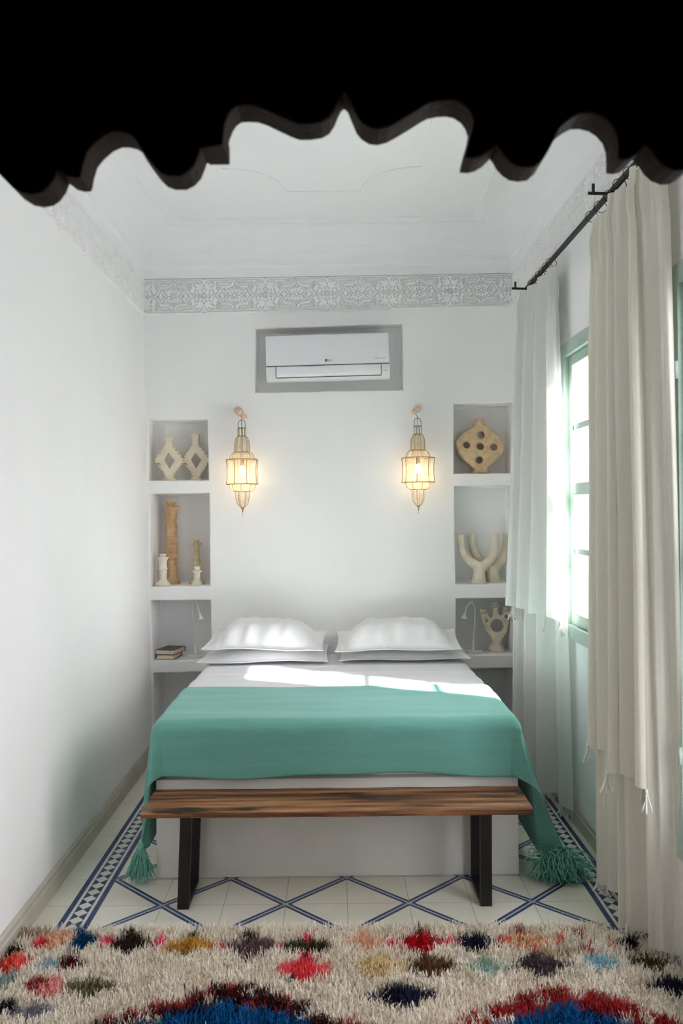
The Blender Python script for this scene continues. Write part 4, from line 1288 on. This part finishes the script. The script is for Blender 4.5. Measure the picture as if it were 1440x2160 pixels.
# ================================================================== CURTAINS
RX, RZ = 1.095, 2.835
rod = empty('curtain_rod', (RX, 4.0, RZ), 'black iron curtain rod on two wall brackets below the right frieze', 'curtain rod')
mb = MB()
mb.tube([(RX - 0.012, 4.86, RZ - 0.012), (RX - 0.004, 4.84, RZ - 0.006), (RX, 4.80, RZ), (RX, 4.0, RZ), (RX, 3.2, RZ), (RX, 2.75, RZ)], 0.0125, 12)
mb.build('rail', M['iron'], rod, smooth=40)
def bracket(y):
    mb = MB(); xw = xr(RZ)
    mb.tube([(xw - 0.001, y, RZ - 0.014), (RX, y, RZ - 0.018), (RX - 0.098, y, RZ - 0.014)], 0.0065, 8)
    mb.tube([(RX - 0.078, y, RZ - 0.014), (RX - 0.078, y, RZ + 0.022)], 0.006, 8)
    mb.box(xw - 0.006, xw - 0.0005, y - 0.02, y + 0.02, RZ - 0.06, RZ + 0.03, 0.002)
    mb.tube([(RX - 0.012, y, RZ - 0.016), (RX + 0.016, y, RZ - 0.016)], 0.011, 8)
    mb.build('bracket', M['iron'], rod, smooth=40)
bracket(4.855); bracket(3.385); bracket(2.80)

def fringe(name, pts, parent, mat, L=0.05, n=3, seed=0, knot=True, floor_z=0.004):
    """a run of knotted cotton ends hanging from the hem points"""
    rnd = random.Random(seed); mb = MB()
    for q in pts:
        p = Vector(q)
        if knot: mb.ellipsoid(p - Vector((0, 0, 0.010)), 0.006, 0.006, 0.008, 8, 6)
        for i in range(n):
            d = Vector((rnd.uniform(-.25, .25), rnd.uniform(-.25, .25), -1)).normalized(); a = p.copy(); pl_ = [a.copy()]
            for j in range(4):
                a = a + d * (L * rnd.uniform(0.8, 1.1) / 4); d = (d + Vector((rnd.uniform(-.3, .3), rnd.uniform(-.3, .3), 0))).normalized()
                if a.z < floor_z: a.z = floor_z + 0.003
                pl_.append(a.copy())
            mb.tube(pl_, [0.0032, 0.0028, 0.0026, 0.0034, 0.0040], 5)
    return mb.build(name, mat, parent, smooth=True, recalc=False)
def net_fringe(mb, hem, L, seed, floor_z=0.004):
    rnd = random.Random(seed); k_ = len(hem)
    for i in range(0, k_ - 1):
        a, b_ = Vector(hem[i]), Vector(hem[i + 1]); m_ = (a + b_) / 2 - Vector((0, 0, L * 0.55))
        m_.z = max(m_.z, floor_z + 0.004)
        for q in (a, b_): mb.tube([q, (q + m_) / 2 + Vector((rnd.uniform(-.004, .004), rnd.uniform(-.004, .004), 0)), m_], 0.0018, 4)
        if i % 2 == 0:
            e_ = m_ - Vector((rnd.uniform(-.01, .01), rnd.uniform(-.01, .01), L * 0.5)); e_.z = max(e_.z, floor_z)
            mb.tube([m_, e_], [0.003, 0.0045], 5)

def curtain(name, label, mat, top, bot, zt_, zb_, hem_z, flap_range, seed, expo=0.8, flap_off=0.022, flap_flare=0.03, flap_shift=0.0, knots=(0, 17, 34)):
    t = empty(name, (top[0][0], top[0][1], zt_), label, 'curtain')
    NS, NT = 240, 70
    Tp = catmull(top, NS + 1); Bp = catmull(bot, NS + 1)
    def pos(sidx, z, off=0.0):
        f = (zt_ - z) / (zt_ - zb_)
        f = max(0.0, f); k_ = f ** expo
        i = max(0, min(NS, sidx)); i0 = int(i); i1 = min(NS, i0 + 1); fr_ = i - i0
        a = Vector(Tp[i0]).lerp(Vector(Tp[i1]), fr_); c = Vector(Bp[i0]).lerp(Vector(Bp[i1]), fr_)
        p = a.lerp(c, k_)
        # pleats pinched in a header near the top
        pin = math.exp(-((f - 0.035) / 0.022) ** 2) * 0.010
        p = p + Vector((-pin * math.sin(i * 0.6 + seed), 0))
        w_ = 0.007 * noise.noise(Vector((i * 0.07, z * 0.5, seed))) * min(1, f * 5) + 0.002 * noise.noise(Vector((i * 0.2, z * 1.1, seed + 3)))
        tn = Vector((0, 1)); 
        j0, j1 = max(0, i0 - 1), min(NS, i0 + 1)
        tn = (Vector(Tp[j1]).lerp(Vector(Bp[j1]), k_) - Vector(Tp[j0]).lerp(Vector(Bp[j0]), k_))
        nm = Vector((-tn.y, tn.x)); nm = nm.normalized() if nm.length > 1e-6 else Vector((-1, 0))
        if nm.x > 0: nm = -nm
        p = p + nm * (w_ + off) + Vector((-off * 0.6, -off * 0.2))
        x_max = xr(z) - 0.014
        if p.x > x_max: p.x = x_max
        return Vector((p.x, p.y, z))
    def back(u, v):
        i = u * NS
        zb2 = zb_ + 0.012 * noise.noise(Vector((i * 0.08, seed, 2)))
        return pos(i, zt_ + (zb2 - zt_) * v)
    mb = MB(); mb.grid(back, NS, NT)
    mb.build('curtain_panel', mat, t, smooth=True)
    r0, r1 = flap_range
    def flap(u, v):
        i = (r0 + (r1 - r0) * u) * NS
        hz = hem_z + 0.02 * noise.noise(Vector((i * 0.05, seed, 7)))
        z = (zt_ + 0.012) + (hz - zt_ - 0.012) * v
        off = 0.006 + flap_off * min(1, v * 4) + flap_flare * v * v
        q = pos(i + flap_shift * v * v, z, off)
        if v < 0.02: q.x += 0.004
        return q
    mb = MB(); mb.grid(flap, 200, 56)
    mb.build('overlay', mat, t, smooth=True)
    # fringes
    hb = [tuple(back(k_ / 44, 1.0)) for k_ in range(45)]
    mb = MB(); net_fringe(mb, hb, 0.055, seed, 0.014); mb.build('fringe', M['tassel_white'], t, recalc=False)
    hf = [tuple(flap(k_ / 34, 1.0)) for k_ in range(35)]
    for j, k_ in enumerate(knots):
        fringe('tassel', [hf[k_]], t, M['tassel_white'], 0.085, 5, seed + j)
    for j, k_ in enumerate((4, 20, 38)):
        q = hb[k_]; fringe('tassel', [(q[0] - 0.006, q[1], q[2] + 0.02)], t, M['tassel_white'], 0.075, 5, seed + 10 + j, floor_z=0.014)
    # rings on the rod
    ys = sorted(p[1] for p in top)
    for k_ in range(7):
        yy = ys[0] + 0.03 + (ys[-1] - ys[0] - 0.06) * k_ / 6
        if yy > 4.79: yy = 4.79
        mb = MB(); mb.tube([(RX + 0.026 * math.cos(a), yy + 0.006 * math.sin(a), RZ - 0.0108 + 0.026 * math.sin(a)) for a in [2 * PI * i / 18 for i in range(18)]], 0.0017, 5, closed=True)
        mb.build('ring', M['iron'], t, smooth=True)
    return t
# far curtain, white
topF = [(1.115, 4.33), (1.085, 4.375), (1.12, 4.45), (1.075, 4.55), (1.115, 4.63), (1.06, 4.72), (1.10, 4.78), (1.04, 4.83), (1.08, 4.865)]
botF = [(1.172, 4.335), (1.130, 4.45), (1.165, 4.58), (1.06, 4.66), (1.13, 4.78), (1.03, 4.82), (1.07, 4.93), (0.985, 4.93), (1.05, 5.04)]
cF = curtain('curtain', 'white fringed curtain beside the bed, left of the green window', M['curtain_white'], topF, botF, 2.786, 0.075, 1.035, (0.0, 1.0), 3, expo=0.75, flap_off=0.008, flap_flare=0.015, knots=(0, 10, 25, 29, 34))
cF['group'] = 'curtains'
# near curtain, cream
topN = [(1.12, 3.70), (1.088, 3.635), (1.10, 3.60), (1.095, 3.575), (1.14, 3.50), (1.15, 3.42), (1.065, 3.34), (1.085, 3.315), (1.08, 3.29), (1.13, 3.22), (1.13, 3.15), (1.06, 3.08), (1.08, 3.05), (1.075, 3.02), (1.10, 2.97), (1.095, 2.93), (1.13, 2.92)]
botN = [(1.15, 3.66), (1.068, 3.60), (1.09, 3.56), (1.09, 3.52), (1.165, 3.46), (1.175, 3.36), (1.035, 3.225), (1.06, 3.205), (1.075, 3.185), (1.125, 3.165), (1.145, 3.13), (1.09, 3.075), (1.115, 3.05), (1.13, 3.03), (1.165, 3.01), (1.175, 2.98), (1.18, 2.95)]
cN = curtain('curtain', 'cream fringed curtain drawn in heavy folds at the right edge', M['curtain_cream'], topN, botN, 2.786, 0.040, 0.61, (0.0, 0.73), 9, expo=0.75, flap_off=0.006, flap_flare=0.010, knots=(3, 18, 30, 34))
cN['group'] = 'curtains'

# ================================================================== RUG
RX0, RX1, RY0, RY1 = -1.185, 1.165, 2.20, 3.255
mb = MB()
mb.box(RX0, RX1, RY0, RY1, 0.001, 0.010, 0.003)
rug = mb.build('rug', M['rug_back'])
tag(rug, 'thick shaggy cream rug with colourful diamonds across the foreground floor', 'rug')
HP = 0.030
feat = []
def ft(x, y, hw_, hh_, col, kind=0):
    if hw_ < 14: hw_, hh_ = hw_ * 1.45, hh_ * 1.45
    p = PZ(x, y, HP); k_ = p.y / F
    feat.append((p.x, p.y, hw_ * k_, hh_ * p.y * p.y / (F * (H - HP)), np.array(srgb(*col)), kind))
for a in [(172, 1990, 38, 24, (18, 78, 118)), (272, 1997, 48, 24, (58, 44, 36)), (400, 2002, 52, 21, (214, 160, 70)), (527, 2003, 58, 25, (112, 90, 92)), (648, 2003, 62, 19, (72, 66, 44)),
          (888, 1993, 54, 24, (196, 24, 38)), (1003, 1993, 52, 20, (42, 42, 60)), (640, 2050, 64, 27, (242, 92, 100)), (907, 2044, 64, 24, (104, 74, 50)), (1025, 2046, 42, 20, (168, 194, 180)),
          (1140, 2042, 64, 29, (84, 72, 76)), (1264, 2038, 44, 18, (146, 190, 202)), (1372, 2037, 52, 20, (88, 76, 38)), (1342, 1996, 40, 22, (34, 30, 28)), (848, 2108, 78, 30, (38, 38, 58)), (1425, 2087, 66, 22, (40, 40, 58)),
          (187, 2090, 60, 22, (116, 110, 80)), (76, 2086, 32, 20, (142, 44, 42)), (106, 2092, 34, 24, (236, 158, 150)), (28, 2038, 38, 22, (240, 100, 84)), (147, 2040, 34, 22, (84, 28, 32)),
          (100, 2043, 22, 15, (158, 184, 196)), (122, 1986, 40, 24, (244, 196, 166)), (72, 1968, 36, 16, (176, 156, 126)), (30, 2012, 22, 12, (40, 36, 30)), (66, 2142, 54, 18, (142, 142, 156)), (8, 2132, 26, 20, (40, 34, 32)),
          (8, 2075, 34, 18, (150, 166, 160)), (770, 1992, 40, 22, (238, 196, 168)), (1110, 1992, 70, 20, (232, 190, 150)), (1180, 2016, 60, 16, (206, 190, 160)), (800, 2045, 60, 30, (226, 204, 160)), (60, 1958, 16, 8, (52, 44, 34))]:
    ft(*a)
for a in [(222, 1994, 11, 8, (240, 50, 100)), (335, 1995, 8, 9, (244, 52, 100)), (463, 2001, 7, 7, (244, 52, 100)), (588, 2004, 7, 5, (244, 60, 100)), (650, 1984, 7, 7, (240, 50, 96)), (823, 1994, 8, 8, (250, 50, 110)), (950, 1994, 10, 6, (250, 50, 100)),
          (1067, 1988, 7, 7, (240, 50, 80)), (1100, 1968, 9, 9, (160, 50, 40)), (1220, 1972, 9, 8, (170, 50, 44)), (1178, 1986, 6, 6, (240, 70, 80)), (1292, 1994, 5, 8, (230, 50, 60)), (1240, 2011, 8, 9, (170, 44, 48)), (1125, 2008, 7, 7, (190, 60, 50)), (88, 1994, 12, 8, (240, 60, 90)), (640, 2028, 9, 7, (240, 50, 96)),
          (270, 1974, 9, 10, (60, 46, 38)), (402, 1980, 8, 8, (70, 62, 40)), (527, 1978, 9, 9, (70, 60, 48)), (172, 1970, 8, 9, (18, 70, 110)), (882, 1970, 6, 8, (60, 70, 50)), (620, 2072, 8, 8, (40, 70, 56)), (390, 2020, 7, 5, (60, 80, 70))]:
    ft(*a)
npr = np.random.RandomState(5)
def dye(X, Y):
    n_ = len(X)
    c = np.tile(np.array(srgb(238, 230, 217)), (n_, 1)) * npr.uniform(0.90, 1.06, (n_, 1))
    warm = npr.rand(n_) < 0.18; c[warm] *= np.array([1.0, 0.93, 0.80])
    jx = npr.normal(0, 0.005, n_); jy = npr.normal(0, 0.007, n_)
    x, y = X + jx, Y + jy
    for fx, fy, wx, wy, col, kind in feat:
        m_ = (np.abs(x - fx) / wx + np.abs(y - fy) / wy) < 1.0 + 0.12 * np.sin(x * 90) 
        c[m_] = col * npr.uniform(0.75, 1.2, (m_.sum(), 1))
    # two big stepped medallions
    for (tx, ty, wx, border, flecks) in ((490, 2083, 0.62, (62, 28, 32), (158, 52, 44)), (1165, 2086, 0.56, (160, 44, 44), (150, 36, 40))):
        p = PZ(tx, ty, HP)
        cy = p.y - 0.42
        st = 0.03
        xq = np.round((x - p.x) / st) * st; yq = np.round((y - cy) / (st * 1.1)) * st * 1.1
        d = (np.abs(xq) / wx) ** 1.25 + (np.abs(yq) / 0.42) ** 1.25
        blue = d < 0.70; rim = (d >= 0.70) & (d < 0.99)
        h = np.sin(xq * 311.7 + yq * 127.3) * 43758.5; h = h - np.floor(h)
        c[blue] = np.array(srgb(22, 92, 146)) * npr.uniform(0.7, 1.2, (blue.sum(), 1))
        core = d < 0.36; c[core] = np.where((h[core] < 0.55)[:, None], np.array(srgb(222, 206, 180)), np.array(srgb(96, 80, 84)))
        a = rim & (h < 0.50); c[a] = np.array(srgb(*border)) * npr.uniform(0.7, 1.25, (a.sum(), 1))
        a = rim & (h >= 0.50) & (h < 0.76); c[a] = np.array(srgb(*flecks)) * npr.uniform(0.8, 1.2, (a.sum(), 1))
    return np.clip(c, 0, 1)
def pile(n_, y0, y1, rs):
    r_ = np.random.RandomState(rs)
    X = r_.uniform(RX0 + 0.006, RX1 - 0.006, n_); Y = r_.uniform(y0, y1, n_)
    bp = np.array(catmull(botN, 160)); far_ = np.ones(n_, bool)
    for bx_, by_ in bp: far_ &= np.hypot(X - bx_, Y - by_) > 0.050
    X, Y = X[far_], Y[far_]; n_ = len(X)
    Y += 0.006 * np.sin(X * 40) * (Y > y1 - 0.05)
    L = r_.uniform(0.028, 0.056, n_); th = r_.uniform(0, 2 * PI, n_)
    lean = r_.uniform(0.25, 1.15, n_)
    cl_ = np.sin(X * 23 + 3 * np.sin(Y * 17)) * 1.2 + np.cos(Y * 29 + 2 * np.sin(X * 13)) * 1.2
    th = th * 0.55 + cl_ * 1.4
    K = 4
    px_, py_, pz_ = X.copy(), Y.copy(), np.full(n_, 0.008)
    W = r_.uniform(0.0010, 0.0020, n_)
    V = np.zeros((n_, K + 1, 2, 3), np.float32)
    ph = r_.uniform(0, 2 * PI, n_)
    for k_ in range(K + 1):
        f = k_ / K; w_ = W * (1.0 if k_ < K else 0.45)
        ax, ay = -np.sin(th + ph * 0.15), np.cos(th + ph * 0.15)
        V[:, k_, 0] = np.stack([px_ - ax * w_, py_ - ay * w_, pz_], -1); V[:, k_, 1] = np.stack([px_ + ax * w_, py_ + ay * w_, pz_], -1)
        tilt = lean * (0.45 + 0.75 * f) + 0.25 * np.sin(ph + f * 4)
        s_ = L / K
        px_ = px_ + np.sin(tilt) * np.cos(th) * s_; py_ = py_ + np.sin(tilt) * np.sin(th) * s_; pz_ = np.maximum(0.009, pz_ + np.cos(tilt) * s_)
        th = th + r_.uniform(-.95, .95, n_)
    V[..., 0] = np.clip(V[..., 0], RX0 - 0.02, 1.185)
    base = (np.arange(n_) * (K + 1) * 2)[:, None, None]
    q = np.array([[2 * k_, 2 * k_ + 1, 2 * k_ + 3, 2 * k_ + 2] for k_ in range(K)])[None] + base
    return V.reshape(-1, 3), q.reshape(-1, 4), np.repeat(dye(X, Y), K, axis=0), K
v1, q1, c1_, K = pile(84000, 2.62, RY1 - 0.004, 11)
v2, q2, c2_, _ = pile(9000, RY0, 2.62, 12)
vv = np.concatenate([v1, v2]); qq = np.concatenate([q1, q2 + len(v1)]); cc = np.concatenate([c1_, c2_])
me = bpy.data.meshes.new('pile')
me.vertices.add(len(vv)); me.vertices.foreach_set('co', vv.ravel())
me.loops.add(qq.size); me.loops.foreach_set('vertex_index', qq.ravel().astype(np.int32))
me.polygons.add(len(qq)); me.polygons.foreach_set('loop_start', np.arange(0, qq.size, 4, dtype=np.int32)); me.polygons.foreach_set('loop_total', np.full(len(qq), 4, np.int32))
me.update(calc_edges=True)
at = me.attributes.new('dye', 'FLOAT_COLOR', 'FACE')
at.data.foreach_set('color', np.concatenate([cc, np.ones((len(cc), 1))], 1).astype(np.float32).ravel())
me.materials.append(M['pile'])
pl_o = bpy.data.objects.new('pile', me); COL.objects.link(pl_o); pl_o.parent = rug; pl_o['kind'] = 'stuff'
